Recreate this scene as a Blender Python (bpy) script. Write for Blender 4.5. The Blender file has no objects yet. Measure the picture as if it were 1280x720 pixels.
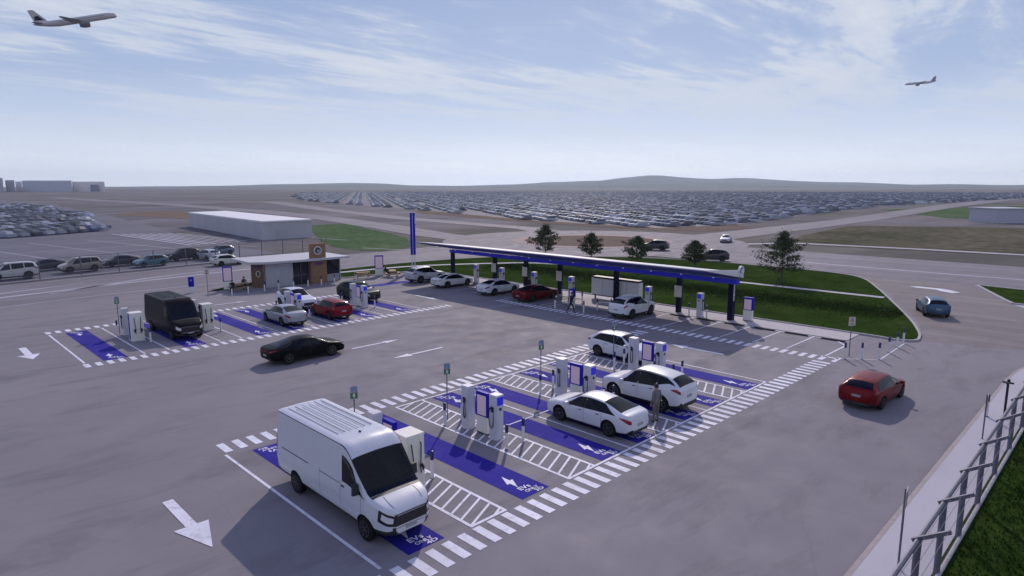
# tuned light values
SUN=3.0; SKY=.1; SKYT=(1.0,1.0,1.0); CLOUDC=(7.6,8.1,9.2); CLOC=(3.1,1.7,0); HAZE=0.00009; EXPO=-0.2
import bpy, bmesh, math, random
from mathutils import Vector, Matrix
import numpy as np
random.seed(7)
R = math.radians
scene = bpy.context.scene
col = scene.collection
# ------------------------------------------------------------------ helpers
class MB:
    """collects geometry and links it as ONE mesh object"""
    def __init__(s): s.v=[]; s.f=[]; s.m=[]
    def add(s, vs, fs, m=0):
        n=len(s.v); s.v+=[tuple(v) for v in vs]; s.f+=[tuple(i+n for i in f) for f in fs]
        s.m+=[m]*len(fs); return s
    def box(s, c, d, m=0, rz=0, taper=1.0):
        x,y,z=d[0]/2,d[1]/2,d[2]/2; t=taper
        pts=[(-x,-y,-z),(x,-y,-z),(x,y,-z),(-x,y,-z),(-x*t,-y*t,z),(x*t,-y*t,z),(x*t,y*t,z),(-x*t,y*t,z)]
        ca,sa=math.cos(rz),math.sin(rz)
        s.add([(c[0]+p[0]*ca-p[1]*sa, c[1]+p[0]*sa+p[1]*ca, c[2]+p[2]) for p in pts],
              [(3,2,1,0),(4,5,6,7),(0,1,5,4),(1,2,6,5),(2,3,7,6),(3,0,4,7)], m); return s
    def bbox(s, x0,x1,y0,y1,z0,z1,m=0):
        return s.box(((x0+x1)/2,(y0+y1)/2,(z0+z1)/2),(x1-x0,y1-y0,z1-z0),m)
    def bar(s, a, b, w, h=None, m=0):
        a=Vector(a); b=Vector(b); h=h or w; d=(b-a).normalized()
        up=Vector((0,0,1)) if abs(d.z)<.95 else Vector((1,0,0))
        sx=d.cross(up).normalized()*w/2; sy=sx.cross(d).normalized()*h/2
        vs=[p+o for p in (a,b) for o in (-sx-sy,sx-sy,sx+sy,-sx+sy)]
        s.add(vs,[(0,1,2,3),(7,6,5,4),(0,4,5,1),(1,5,6,2),(2,6,7,3),(3,7,4,0)],m); return s
    def tube(s, pts, r, n=8, m=0, cap=True):
        pts=[Vector(p) for p in pts]; rs=r if isinstance(r,(list,tuple)) else [r]*len(pts)
        rings=[]; prev=None
        for i,p in enumerate(pts):
            d=(pts[min(i+1,len(pts)-1)]-pts[max(i-1,0)]).normalized()
            ref=prev if prev is not None else (Vector((0,0,1)) if abs(d.z)<.9 else Vector((1,0,0)))
            a=(ref-d*ref.dot(d)).normalized(); b=d.cross(a); prev=a
            rings.append([p+(a*math.cos(t)+b*math.sin(t))*rs[i] for t in [2*math.pi*k/n for k in range(n)]])
        vs=[v for r_ in rings for v in r_]; fs=[]
        for i in range(len(pts)-1):
            for k in range(n):
                fs.append((i*n+k,i*n+(k+1)%n,(i+1)*n+(k+1)%n,(i+1)*n+k))
        if cap: fs+= [tuple(range(n))[::-1], tuple(range((len(pts)-1)*n,len(pts)*n))]
        s.add(vs,fs,m); return s
    def lathe(s, prof, c=(0,0,0), n=20, axis='z', m=0):
        vs=[]; fs=[]
        for r,h in prof:
            for k in range(n):
                t=2*math.pi*k/n; p=(r*math.cos(t),r*math.sin(t),h)
                if axis=='y': p=(p[0],p[2],p[1])
                elif axis=='x': p=(p[2],p[0],p[1])
                vs.append((c[0]+p[0],c[1]+p[1],c[2]+p[2]))
        for i in range(len(prof)-1):
            for k in range(n): fs.append((i*n+k,i*n+(k+1)%n,(i+1)*n+(k+1)%n,(i+1)*n+k))
        fs.append(tuple(range(n))[::-1]); fs.append(tuple(range((len(prof)-1)*n,len(prof)*n)))
        s.add(vs,fs,m); return s
    def prism(s, pts, z0, z1, m=0):
        n=len(pts)
        vs=[(p[0],p[1],z0) for p in pts]+[(p[0],p[1],z1) for p in pts]
        s.add(vs,[tuple(range(n))[::-1],tuple(range(n,2*n))]+[(i,(i+1)%n,n+(i+1)%n,n+i) for i in range(n)],m); return s
    def flat(s, pts, z, m=0):
        s.add([(p[0],p[1],z) for p in pts],[tuple(range(len(pts)))],m); return s
    def rect(s,x0,x1,y0,y1,z,m=0): return s.flat([(x0,y0),(x1,y0),(x1,y1),(x0,y1)],z,m)
    def strip(s, line, w, z, m=0):
        L=[Vector((p[0],p[1])) for p in line]; vs=[]
        for i,p in enumerate(L):
            d=(L[min(i+1,len(L)-1)]-L[max(i-1,0)]).normalized(); nn=Vector((-d.y,d.x))
            ww=w[i] if isinstance(w,(list,tuple)) else w
            a=p+nn*ww/2; b=p-nn*ww/2; vs+=[(a.x,a.y,z),(b.x,b.y,z)]
        s.add(vs,[(2*i,2*i+1,2*i+3,2*i+2) for i in range(len(L)-1)],m); return s
    def build(s, name, mats, parent=None, smooth=False, angle=35, loc=None):
        me=bpy.data.meshes.new(name); me.from_pydata(s.v,[],s.f)
        mats=mats if isinstance(mats,(list,tuple)) else [mats]
        for m in mats: me.materials.append(m)
        me.polygons.foreach_set('material_index',s.m)
        fix(me, smooth, angle)
        o=bpy.data.objects.new(name,me); col.objects.link(o)
        if parent is not None: o.parent=parent
        if loc: o.location=loc
        return o
def fix(me, smooth=False, angle=35):
    bm=bmesh.new(); bm.from_mesh(me)
    if len(bm.faces)<40000: bmesh.ops.recalc_face_normals(bm,faces=bm.faces)
    if smooth:
        for f in bm.faces: f.smooth=True
        for e in bm.edges:
            if len(e.link_faces)==2 and e.calc_face_angle(0)>R(angle): e.smooth=False
    bm.to_mesh(me); bm.free(); me.update()
def tag(o,label=None,cat=None,group=None,kind=None):
    if label: o['label']=label
    if cat: o['category']=cat
    if group: o['group']=group
    if kind: o['kind']=kind
    return o
def thing(name,label,cat,loc=(0,0,0),rz=0,group=None):
    o=bpy.data.objects.new(name,None); col.objects.link(o); o.empty_display_size=.2
    o.location=loc; o.rotation_euler=(0,0,rz); return tag(o,label,cat,group)
def struct(name,mb,mats,**k):
    return tag(mb.build(name,mats,**k),kind='structure')
def dup(o,loc=None,rz=None,label=None,parent=None):
    c=o.copy(); col.objects.link(c)
    if parent is not None: c.parent=parent
    for ch in list(o.children): dup(ch,parent=c)
    if loc is not None: c.location=loc
    if rz is not None: c.rotation_euler=(0,0,rz)
    if label: c['label']=label
    return c
# ------------------------------------------------------------------ materials
def newmat(name):
    m=bpy.data.materials.new(name); m.use_nodes=True; nt=m.node_tree
    return m,nt,nt.nodes['Principled BSDF']
def ramp(nt,fac,stops,interp='LINEAR'):
    n=nt.nodes.new('ShaderNodeValToRGB'); n.color_ramp.interpolation=interp
    while len(n.color_ramp.elements)>1: n.color_ramp.elements.remove(n.color_ramp.elements[-1])
    n.color_ramp.elements[0].position=stops[0][0]; n.color_ramp.elements[0].color=(*stops[0][1],1)
    for p,c in stops[1:]:
        e=n.color_ramp.elements.new(p); e.color=(*c,1)
    nt.links.new(fac,n.inputs[0]); return n.outputs[0]
def noise(nt,scale,detail=4,rough=.55,vec=None,dist=0):
    n=nt.nodes.new('ShaderNodeTexNoise'); n.inputs['Scale'].default_value=scale
    n.inputs['Detail'].default_value=detail; n.inputs['Roughness'].default_value=rough
    n.inputs['Distortion'].default_value=dist
    if vec is not None: nt.links.new(vec,n.inputs['Vector'])
    return n.outputs[0]
def coords(nt,scale=(1,1,1),kind='Object',rot=(0,0,0)):
    t=nt.nodes.new('ShaderNodeTexCoord'); mp=nt.nodes.new('ShaderNodeMapping')
    mp.inputs['Scale'].default_value=scale; mp.inputs['Rotation'].default_value=rot
    nt.links.new(t.outputs[kind],mp.inputs[0]); return mp.outputs[0]
def mix(nt,fac,a,b,mode='MIX'):
    n=nt.nodes.new('ShaderNodeMix'); n.data_type='RGBA'; n.blend_type=mode
    for sock,val in ((0,fac),(6,a),(7,b)):
        if isinstance(val,(int,float)): n.inputs[sock].default_value=val
        elif isinstance(val,tuple): n.inputs[sock].default_value=(*val,1)
        else: nt.links.new(val,n.inputs[sock])
    return n.outputs[2]
def bump(nt,b,h,strength=.3,dist=.02):
    n=nt.nodes.new('ShaderNodeBump'); n.inputs['Strength'].default_value=strength; n.inputs['Distance'].default_value=dist
    nt.links.new(h,n.inputs['Height']); nt.links.new(n.outputs[0],b.inputs['Normal'])
def simple(name,c,rough=.5,metal=0,var=.12,scale=6,coat=0,spec=.5,bmp=0):
    m,nt,b=newmat(name); v=coords(nt)
    f=noise(nt,scale,5,.6,v)
    lo=tuple(x*(1-var) for x in c); hi=tuple(min(1,x*(1+var)) for x in c)
    nt.links.new(ramp(nt,f,[(.3,lo),(.7,hi)]),b.inputs['Base Color'])
    b.inputs['Roughness'].default_value=rough; b.inputs['Metallic'].default_value=metal
    b.inputs['Coat Weight'].default_value=coat; b.inputs['Coat Roughness'].default_value=.06
    b.inputs['Specular IOR Level'].default_value=spec
    if bmp: bump(nt,b,noise(nt,scale*12,4,.6,v),bmp,.01)
    return m
def paint(name,c,rough=.35,metal=.25):
    m,nt,b=newmat(name); v=coords(nt)
    dirt=ramp(nt,noise(nt,2.2,6,.65,v),[(.35,(0,0,0)),(.8,(.35,.35,.35))])
    nt.links.new(mix(nt,dirt,c,tuple(x*.8+.015 for x in c)),b.inputs['Base Color'])
    b.inputs['Roughness'].default_value=rough; b.inputs['Metallic'].default_value=metal
    b.inputs['Coat Weight'].default_value=.05 if max(c)<.05 else (.5 if min(c)>.1 else .08); b.inputs['Coat Roughness'].default_value=.08
    if min(c)<.02 and max(c)>=.05: b.inputs['Specular IOR Level'].default_value=.2
    if max(c)<.05: b.inputs['Specular IOR Level'].default_value=.06; b.inputs['Metallic'].default_value=0
    return m
def emis(name,c,strength,base=None):
    m,nt,b=newmat(name); b.inputs['Base Color'].default_value=(*(base or c),1)
    b.inputs['Emission Color'].default_value=(*c,1); b.inputs['Emission Strength'].default_value=strength
    return m
def asphalt(name,c,stain=.35,blotch=(.16,.16,.02),streak=None,bmp=.25):
    m,nt,b=newmat(name); v=coords(nt)
    big=ramp(nt,noise(nt,.07,7,.68,v),[(.3,tuple(x*.86 for x in c)),(.7,tuple(x*1.12 for x in c))])
    # elongated tyre-stain smudges, finite in shape
    v2=coords(nt,(.35,1.1,1),rot=(0,0,R(40)))
    sm=ramp(nt,noise(nt,.42,6,.68,v2,.4),[(.51,(0,0,0)),(.70,(stain,)*3)])
    c1=mix(nt,sm,big,tuple(x*.55 for x in c))
    fine=ramp(nt,noise(nt,28,3,.7,v),[(.25,(.86,.86,.86)),(.75,(1.1,1.1,1.1))])
    c2=mix(nt,1.0,c1,fine,'MULTIPLY')
    # hairline cracks / joints
    vo=nt.nodes.new('ShaderNodeTexVoronoi'); vo.feature='DISTANCE_TO_EDGE'; vo.inputs['Scale'].default_value=.11
    nv=noise(nt,.5,4,.6,v); 
    add=nt.nodes.new('ShaderNodeMixRGB'); add.blend_type='ADD'; add.inputs[0].default_value=.9
    nt.links.new(v,add.inputs[1]); nt.links.new(nv,add.inputs[2]); nt.links.new(add.outputs[0],vo.inputs['Vector'])
    cr=ramp(nt,vo.outputs[0],[(.0,(.22,)*3),(.004,(0,)*3)])
    c3=mix(nt,cr,c2,tuple(x*.6 for x in c))
    if streak:
        vs=coords(nt,streak)
        st=ramp(nt,noise(nt,1,5,.65,vs),[(.35,(.78,.78,.78)),(.7,(1.18,1.18,1.2))])
        c3=mix(nt,1.0,c3,st,'MULTIPLY')
    nt.links.new(c3,b.inputs['Base Color'])
    nt.links.new(ramp(nt,noise(nt,.6,5,.6,v),[(.3,(.72,)*3),(.7,(.9,)*3)]),b.inputs['Roughness'])
    b.inputs['Specular IOR Level'].default_value=.3
    bump(nt,b,noise(nt,60,3,.6,v),bmp,.01)
    return m
def worn(name,c,wear=(.25,.24,.27),amt=.45,scale=1.6,rough=.6):
    m,nt,b=newmat(name); v=coords(nt)
    w=ramp(nt,noise(nt,scale,8,.75,v),[(.5,(0,)*3),(.72,(amt,)*3)])
    n2=ramp(nt,noise(nt,.25,3,.6,v),[(.3,(.85,)*3),(.7,(1.1,)*3)])
    cc=mix(nt,1.0,mix(nt,w,c,wear),n2,'MULTIPLY')
    nt.links.new(cc,b.inputs['Base Color']); b.inputs['Roughness'].default_value=rough
    b.inputs['Specular IOR Level'].default_value=.12
    return m
def grassmat(name,a,bb,c,scale=.5):
    m,nt,b=newmat(name); v=coords(nt)
    f=noise(nt,scale,6,.7,v); g=noise(nt,scale*14,5,.7,v)
    c1=ramp(nt,f,[(.3,a),(.52,bb),(.75,c)])
    c2=mix(nt,1.0,c1,ramp(nt,g,[(.3,(.55,)*3),(.7,(1.35,)*3)]),'MULTIPLY')
    nt.links.new(c2,b.inputs['Base Color']); b.inputs['Roughness'].default_value=1
    b.inputs['Specular IOR Level'].default_value=0
    bump(nt,b,g,.8,.08); return m
M={}
M['lot']=asphalt('lot_asphalt',(.208,.194,.216),.75)
M['road']=asphalt('road_asphalt',(.19,.175,.2),.3,streak=(.02,.35,1))
M['roadb']=asphalt('road_asphalt_old',(.19,.175,.2),.3,streak=(.35,.02,1))
M['drive']=asphalt('drive_asphalt',(.2,.175,.175),.3,streak=(.5,.06,1))
M['path']=asphalt('path_concrete',(.46,.44,.49),.12,bmp=.1)
M['kerb']=simple('kerb_concrete',(.36,.34,.36),.85,var=.2,bmp=.3)
M['white_line']=worn('road_paint_white',(.72,.72,.80),amt=.7,scale=2.4)
M['faint_line']=worn('road_paint_faded',(.38,.37,.42),amt=.8,wear=(.2,.185,.21))
M['blue_bay']=worn('bay_paint_blue',(.022,.016,.26),wear=(.13,.10,.30),amt=.3,scale=.5,rough=.85)
M['grass']=grassmat('verge_grass',(.018,.036,.008),(.032,.058,.012),(.055,.08,.022),.35)
M['grass2']=grassmat('dry_grass',(.035,.05,.02),(.06,.075,.03),(.1,.095,.05),.25)
M['green_field']=grassmat('green_field',(.075,.12,.055),(.10,.15,.075),(.15,.165,.10),.05)
M['tan']=grassmat('tan_earth',(.16,.12,.1),(.22,.17,.14),(.17,.16,.11),.12)
M['whitep']=simple('white_plastic',(.66,.65,.66),.35,var=.05)
M['cream']=simple('cream_panel',(.74,.72,.64),.4,var=.05)
M['greyp']=simple('grey_panel',(.56,.55,.60),.4,var=.07)
M['bluep']=simple('royal_blue_panel',(.010,.010,.36),.45,var=.06,spec=.15)
M['navy']=simple('navy_steel',(.004,.004,.028),.5,var=.15,spec=.15)
M['blackp']=simple('black_plastic',(.012,.012,.014),.5)
M['rubber']=simple('rubber',(.010,.010,.011),.85,var=.2,spec=.2)
M['glass']=simple('tinted_glass',(.004,.006,.010),.07,var=.2,spec=.2)
M['rim']=simple('alloy',(.09,.09,.10),.4,metal=.5)
M['chrome']=simple('bright_metal',(.5,.5,.52),.25,metal=.9)
M['trim']=simple('dark_trim',(.02,.02,.022),.6)
M['red_lamp']=simple('red_lamp',(.25,.008,.02),.2)
M['head_lamp']=simple('clear_lamp',(.6,.6,.62),.15)
M['plate']=simple('number_plate',(.30,.30,.31),.5)
M['steel']=simple('galvanised_steel',(.13,.13,.17),.6,metal=.2,var=.25,scale=9)
M['wood']=simple('timber',(.28,.17,.085),.7,var=.3,scale=5)
M['screen']=emis('lit_screen',(.75,.56,.66),.10,(.6,.46,.52))
M['bluescreen']=emis('lit_blue_screen',(.03,.03,.8),.25,(.02,.02,.6))
M['skin']=simple('skin',(.36,.2,.14),.6)
M['hair']=simple('dark_hair',(.012,.01,.01),.6)
def cloth(n,c): return simple('cloth_'+n,c,.9,var=.2,scale=12)
# ------------------------------------------------------------------ ground, roads, markings
def hit(x,y,poly):
    c=False
    for i in range(len(poly)):
        (x1,y1),(x2,y2)=poly[i],poly[i-1]
        if (y1>y)!=(y2>y) and x<(x2-x1)*(y-y1)/(y2-y1)+x1: c=not c
    return c
def ground():
    m,nt,b=newmat('open_ground'); v=coords(nt,(1,1,1)); 
    f1=ramp(nt,noise(nt,.0035,6,.62,v,.6),[(.3,(.11,.115,.085)),(.42,(.15,.135,.13)),(.5,(.165,.155,.17)),(.58,(.12,.122,.10)),(.7,(.18,.16,.165))])
    v2=coords(nt,(.004,.016,1),rot=(0,0,R(-12)))
    f2=ramp(nt,noise(nt,1,7,.72,v2,.5),[(.36,(.55,.57,.6)),(.5,(.95,.95,.97)),(.66,(1.35,1.33,1.38))])
    f3=ramp(nt,noise(nt,.06,5,.7,v),[(.3,(.8,)*3),(.7,(1.15,)*3)])
    c=mix(nt,1.0,mix(nt,1.0,f1,f2,'MULTIPLY'),f3,'MULTIPLY')
    nt.links.new(c,b.inputs['Base Color']); b.inputs['Roughness'].default_value=.95; b.inputs['Specular IOR Level'].default_value=.1
    g=MB(); n=96; rings=[0,30,80,150,300,600,1200,2400,5000,9000]
    vs=[(0,0,-.06)]
    for r in rings[1:]:
        for k in range(n):
            t=2*math.pi*k/n; vs.append((r*math.cos(t),r*math.sin(t),-.06))
    fs=[(0,1+k,1+(k+1)%n) for k in range(n)]
    for i in range(len(rings)-2):
        for k in range(n): a=1+i*n; fs.append((a+k,a+n+k,a+n+(k+1)%n,a+(k+1)%n))
    g.add(vs,fs); struct('ground',g,m)
ground()
def hills():
    m,nt,b=newmat('hill_scrub'); v=coords(nt,(1,1,3))
    c=ramp(nt,noise(nt,.0022,8,.7,v),[(.3,(.05,.06,.04)),(.5,(.10,.10,.075)),(.7,(.17,.155,.12))])
    nt.links.new(c,b.inputs['Base Color']); b.inputs['Roughness'].default_value=1; b.inputs['Specular IOR Level'].default_value=0
    prof=[(q_[0],q_[1]*1.22) for q_ in [(-700,6),(-300,5),(0,4),(150,6),(200,9),(280,16),(400,32),(470,34),(520,20),(570,14),(640,26),(700,40),(740,58),(780,84),(815,93),(860,86),(900,76),(980,58),(1060,40),(1150,28),(1280,20),(1500,22),(2000,16)]]
    def h(px):
        for (a,ha),(b_,hb) in zip(prof,prof[1:]):
            if a<=px<=b_:
                t=(px-a)/(b_-a); t=t*t*(3-2*t); return ha+(hb-ha)*t
        return 8
    g=MB(); nx=240; nd=14; vs=[]
    for j in range(nd):
        d=4300+2700*j/(nd-1); s=math.sin(math.pi*min(1,j/(nd-1)/.9*.5+.0))  # rises towards the crest
        for i in range(nx+1):
            px=-500+2400*i/nx; a=math.atan((px-640)/814)
            rise=(j/(nd-3)) if j<nd-2 else 1-(j-(nd-3))*.5
            z=h(px)*rise**1.5*(1+.10*math.sin(px*.05+j)*rise)+3*math.sin(px*.021+j*1.7)*rise-1.5*(j==0)
            ang=R(45)-a; D=d/max(.3,math.cos(a))
            vs.append((D*math.cos(ang),D*math.sin(ang),z-.3))
    fs=[(j*(nx+1)+i,j*(nx+1)+i+1,(j+1)*(nx+1)+i+1,(j+1)*(nx+1)+i) for j in range(nd-1) for i in range(nx)]
    g.add(vs,fs); struct('hills',g,m,smooth=True,angle=80)
hills()
cpA=[(340,690),(230.2,447.3),(178.7,240.9),(148.1,140.9),(142.5,90.5),(170.1,82.4),(237.3,91.1),(381.9,105.3),(727.4,86.0),(1284.6,152.7),(1152.1,593.7),(872.9,872.9),(519.3,1007.9)]
cpB=[(-180,60),(-2.4,78.6),(9.5,88.7),(22.3,91),(33.6,93.5),(46,99),(45.3,135.0),(52.9,180.1),(64.1,283.2),(78.8,475.1),(75.7,641.7),(-56.9,774.4),(-300,500)]
M['cpark']=asphalt('car_park_asphalt',(.12,.12,.155),.3,streak=(.03,.11,1))
struct('car_park_surface',MB().flat(cpA,-.03),M['cpark'])
struct('airport_car_park',MB().flat(cpB,-.03),M['cpark'])
M['grass3']=grassmat('olive_field',(.07,.08,.045),(.13,.12,.085),(.19,.165,.13),.03)
struct('field_green',MB().flat([(84.6,162.8),(97.5,166.1),(85.1,127.3),(78.6,109.3),(68.6,94.2),(60.6,88.3),(57.5,93.2),(57.9,103.0),(63.2,117.1)],-.02),M['green_field'])
struct('field_olive',MB().flat([(141.2,53.9),(188.1,59.3),(209.0,24.0),(137.2,15.4),(126,12),(122,30),(120,48)],-.04),M['grass3'])
struct('field_tan',MB().flat([(156.9,211.6),(138.1,131.4),(134.7,85.5),(140.5,76),(160,72),(170.1,82.4),(142.5,90.5),(148.1,140.9),(178.7,240.9)],-.02),M['tan'])
struct('field_strip',MB().flat([(329.0,90.6),(454.2,53.3),(259.0,30.0),(259.8,51.6)],-.02),M['green_field'])
struct('field_left',MB().flat([(66,283),(92,310),(99,240),(75,216)],-.02),M['tan'])
# lot asphalt
lot=[(-60,3.2),(50,3.2),(84,-30),(84,12),(54,12.5),(49.5,11),(49.35,70),(20,72),(-60,58)]
struct('lot',MB().flat([(-60,-40),(84,-40),(84,14.5),(84,27),(49.4,11),(49.35,64.6),(49.35,72),(20,71.5),(-60,60)],0),M['lot'])
struct('entrance_drive',MB().flat([(52.5,4),(84.2,-12),(84.2,13.6),(84.2,31),(81.5,24),(72,18.4),(58,12.6),(50.5,10.5)],.004),M['drive'])
# main roads
struct('main_road',MB().strip([(-80,60),(-40,68.5),(0,76.5),(20,79.6),(40,80.6),(58,80),(76,78),(88,76)],[17,17,16.5,16.5,17,18,20,24],.004),M['road'])
ring=MB(); n=64
cx,cy=100,78
for k in range(n):
    a,b2=2*math.pi*k/n,2*math.pi*(k+1)/n
    ri,ro=15.5,29
    ring.flat([(cx+ri*math.cos(a),cy+ri*math.sin(a)),(cx+ro*math.cos(a),cy+ro*math.sin(a)),(cx+ro*math.cos(b2),cy+ro*math.sin(b2)),(cx+ri*math.cos(b2),cy+ri*math.sin(b2))],.008)
struct('roundabout_road',ring,M['road'])
ap=MB(); 
for k in range(n):
    a,b2=2*math.pi*k/n,2*math.pi*(k+1)/n
    ri,ro=13,15.5
    ap.flat([(cx+ri*math.cos(a),cy+ri*math.sin(a)),(cx+ro*math.cos(a),cy+ro*math.sin(a)),(cx+ro*math.cos(b2),cy+ro*math.sin(b2)),(cx+ri*math.cos(b2),cy+ri*math.sin(b2))],.03)
struct('roundabout_apron',ap,simple('apron',(.3,.22,.21),.9))
struct('roundabout_island',MB().flat([(cx+13*math.cos(2*math.pi*k/n),cy+13*math.sin(2*math.pi*k/n)) for k in range(n)],.04),M['tan'])
struct('south_road',MB().strip([(97,62),(96,45),(95.5,30),(95,10),(94,-20),(90,-90)],[24,24,24,24,26,26],.006),M['roadb'])
struct('north_road',MB().strip([(86,98),(88,112),(96,140),(108,190),(119,262),(128,427),(128,747)],[9,9,10,11,12,14,18],0),M['roadb'])
struct('west_link_road',MB().strip([(112,100),(119,112),(122,140),(127,180),(150,272),(202,443)],[8,8,8,9,10,14],.0),M['roadb'])
struct('east_road',MB().strip([(122,66),(143,66),(172,66.5),(228,68),(405,81),(840,99),(1500,130)],[12,11,11,11,13,20,40],0),M['road'])
# painted lines on the roads (faded)
fl=MB(); z=.014
fl.strip([(-60,68),(-20,72.8),(8,77.2),(20,79.6),(33,81.8),(45,82.0)],[.9,.9,.9,.8,.7,.3],z)
fl.strip([(-40,63.5),(7.4,70.9),(16.4,72.3),(29,72.3),(39,71.4)],.28,z)
fl.strip([(-4,74.2),(4,78.8),(16,82.6)],[.25,.9,.2],z)
fl.strip([(12,76.8),(22,81.8),(32,84.6)],[.25,.8,.2],z)
fl.strip([(-60,76),(-2,84.3),(9.3,86.3),(22.1,88.2),(36.7,90.0),(50,90.6)],.3,z)
fl.strip([(92.2,34),(92,21.1),(92.2,0),(91,-30)],1.0,.02)
fl.strip([(86.3,33),(84.3,22.6),(82.6,14),(82,11.5)],.25,.02)
fl.strip([(82.2,14.2),(82.0,26.2)],.22,.02); fl.strip([(100.5,38),(100.3,10),(99.5,-20)],.22,.02)
struct('faded_road_lines',fl,M['faint_line'])
ll=MB()
for i in range(11):
    x=-34+i*9.5; ll.strip([(x+6,104+i*.9),(x-2,150)],.35,-.012)
for y in (112,126,140): ll.strip([(-60,y-6),(40,y+4)],.3,-.010)
struct('car_park_lines',ll,M['faint_line'])
fw=MB()
fw.strip([(107,60),(116,52),(122.5,49),(125.5,29.1),(126.8,10),(127,-20)],2.0,.0)
fw.strip([(60,96.5),(63,88.5),(75,89.5)],.5,.02)
struct('far_footpath',fw,M['path'])
# verge
def smooth_line(P,n=6):
    out=[]
    for i in range(len(P)-1):
        p0=P[max(i-1,0)];p1=P[i];p2=P[i+1];p3=P[min(i+2,len(P)-1)]
        for k in range(n):
            t=k/n
            out.append(tuple(.5*((2*p1[a])+(-p0[a]+p2[a])*t+(2*p0[a]-5*p1[a]+4*p2[a]-p3[a])*t*t+(-p0[a]+3*p1[a]-3*p2[a]+p3[a])*t**3) for a in (0,1)))
    return out+[P[-1]]
edge=[(38.5,65.9),(44,65.3),(48.2,64.8),(49.2,63),(49.45,45),(49.5,25),(49.5,14),(49.35,11.9),(49.9,10.9),(51.2,10.9),(53.5,11.5),(58.4,13.3),(67.8,17.3),(73,19.6),(79.5,22.8),(82.5,26),(83.6,31.6),(83.6,36.5),(83.4,43.2),(81.5,50.7),(77,59),(70,66.5),(62,71.0),(50,73.0),(40,72.6),(36,71.0)]
edge_s=smooth_line(edge,5)
struct('verge_grass',MB().flat(edge_s,.07),M['grass'])
k=MB()
for i in range(len(edge_s)):
    a=edge_s[i]; b2=edge_s[(i+1)%len(edge_s)]
    if (Vector(a)-Vector(b2)).length<.01: continue
    k.bar((a[0],a[1],.05),(b2[0],b2[1],.05),.17,.14)
struct('verge_kerb',k,M['kerb'])
fp=MB(); fp.strip(smooth_line([(37.5,70.6),(41,70.3),(48.5,69.6),(54,67.6),(59.8,64.2),(64.6,60),(66.6,52),(67.3,40),(67.5,24.6),(67.6,17.6)],6),.95,.078)
struct('footpath',fp,M['path'])
# canopy pavement pads
pad=MB(); pad.bbox(46.75,49.36,14.2,60.5,-.05,.045); pad.bbox(43.9,46.75,31.4,37.2,-.05,.043)
struct('charging_pavement',pad,simple('pale_pavement',(.43,.40,.41),.85,var=.1,scale=2,bmp=.2))
# right-hand grass beyond the entrance
rg=[(83.4,13.0),(82.7,8.8),(82.5,-60),(72.4,-60),(72.3,8.4),(74,9.2)]
struct('grass_right',MB().flat(rg,.07),M['grass'])
k=MB()
for i in range(len(rg)):
    a=rg[i]; b2=rg[(i+1)%len(rg)]; k.bar((a[0],a[1],.05),(b2[0],b2[1],.05),.3,.14)
struct('kerb_right',k,M['kerb'])
struct('apron_right',MB().flat([(83.4,13.2),(72.2,8.5),(70.6,7.4),(66.8,5.8),(69,5.4),(72.2,6.2),(72.2,7.5)],.012),M['path'])
# west grass patch behind the kiosk
struct('kiosk_grass',MB().flat(smooth_line([(23.4,66.8),(26,66.9),(30,67.6),(36,68.2),(36,69.8),(31,70.4),(27,69.6)],4),.03),M['grass'])
# south footpath and grass next to the fence
sp=smooth_line([(-60,4.95),(31,4.9),(44.2,4.85),(47.8,4.2),(49.6,2.6),(50.2,0)],6)
struct('south_footpath',MB().flat([(-60,3.25)]+sp+[(48.9,-40),(48.5,-1),(48,1.8),(46.8,3.0),(44,3.3)],.035),M['path'])
k=MB(); k.strip(sp,.14,.04); struct('south_kerb_line',k,simple('sand_edge',(.36,.31,.30),.9))
struct('grass_near',MB().flat([(-60,3.3),(44,3.3),(46.8,3.0),(48,1.8),(48.5,-1),(48.9,-40),(-60,-60)],.05),M['grass'])
# ---- lot markings
W=MB(); BL=MB(); HF=MB(); Z1,Z2,Z3=.010,.008,.014
def stripesX(mb,x0,x1,y0,y1,off=0):
    x=x0+off
    while x+.31<=x1: mb.rect(x,x+.31,y0,y1,Z1); x+=.611
def stripesY(mb,y0,y1,x0,x1):
    y=y0
    while y+.31<=y1: mb.rect(x0,x1,y,y+.31,Z1); y+=.6
stripesX(W,8.55,40.1,12.93,13.98); stripesX(W,9.12,39.6,25.27,26.33)
stripesX(W,8.15,36.2,43.42,44.34); stripesX(W,8.25,34.5,55.45,56.35)
stripesY(W,13.6,43.2,40.45,41.45)
W.strip([(41.4,12.95),(41.4,14.0)],.2,Z1); W.rect(40.45,41.7,12.85,13.1,Z1)
def hatch(x0,x1,y0,y1,w=.12):
    W.strip([(x0,y0),(x0,y1)],w,Z1); W.strip([(x1,y0),(x1,y1)],w,Z1+.001)
    y=y0-.45
    while y<y1:
        a=(x0,y); b2=(x1,y+.68)
        if y<y0: a=(x0+(y0-y)/.68*(x1-x0),y0)
        if y+.68>y1: b2=(x0+(y1-y)/.68*(x1-x0),y1)
        W.strip([a,b2],.09,Z1+.002); y+=.49
    for yy in (y0,y1): W.strip([(x0-.05,yy),(x1+.05,yy)],w,Z1+.003)
y0,y1=14.1,24.9
for a,b2 in ((12.32,13.78),(17.03,18.56),(23.32,24.84),(29.64,31.2)): hatch(a,b2,y0,y1)
W.strip([(9.03,14.2),(9.03,25.05)],.11,Z1)
for yy in (y0,y1): W.strip([(18.6,yy),(33.6,yy)],.11,Z1+.004)
W.strip([(33.6,y0),(33.6,y1)],.11,Z1)
for x in (20.94,27.2): W.strip([(x,y0),(x,y1)],.09,Z1)
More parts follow.
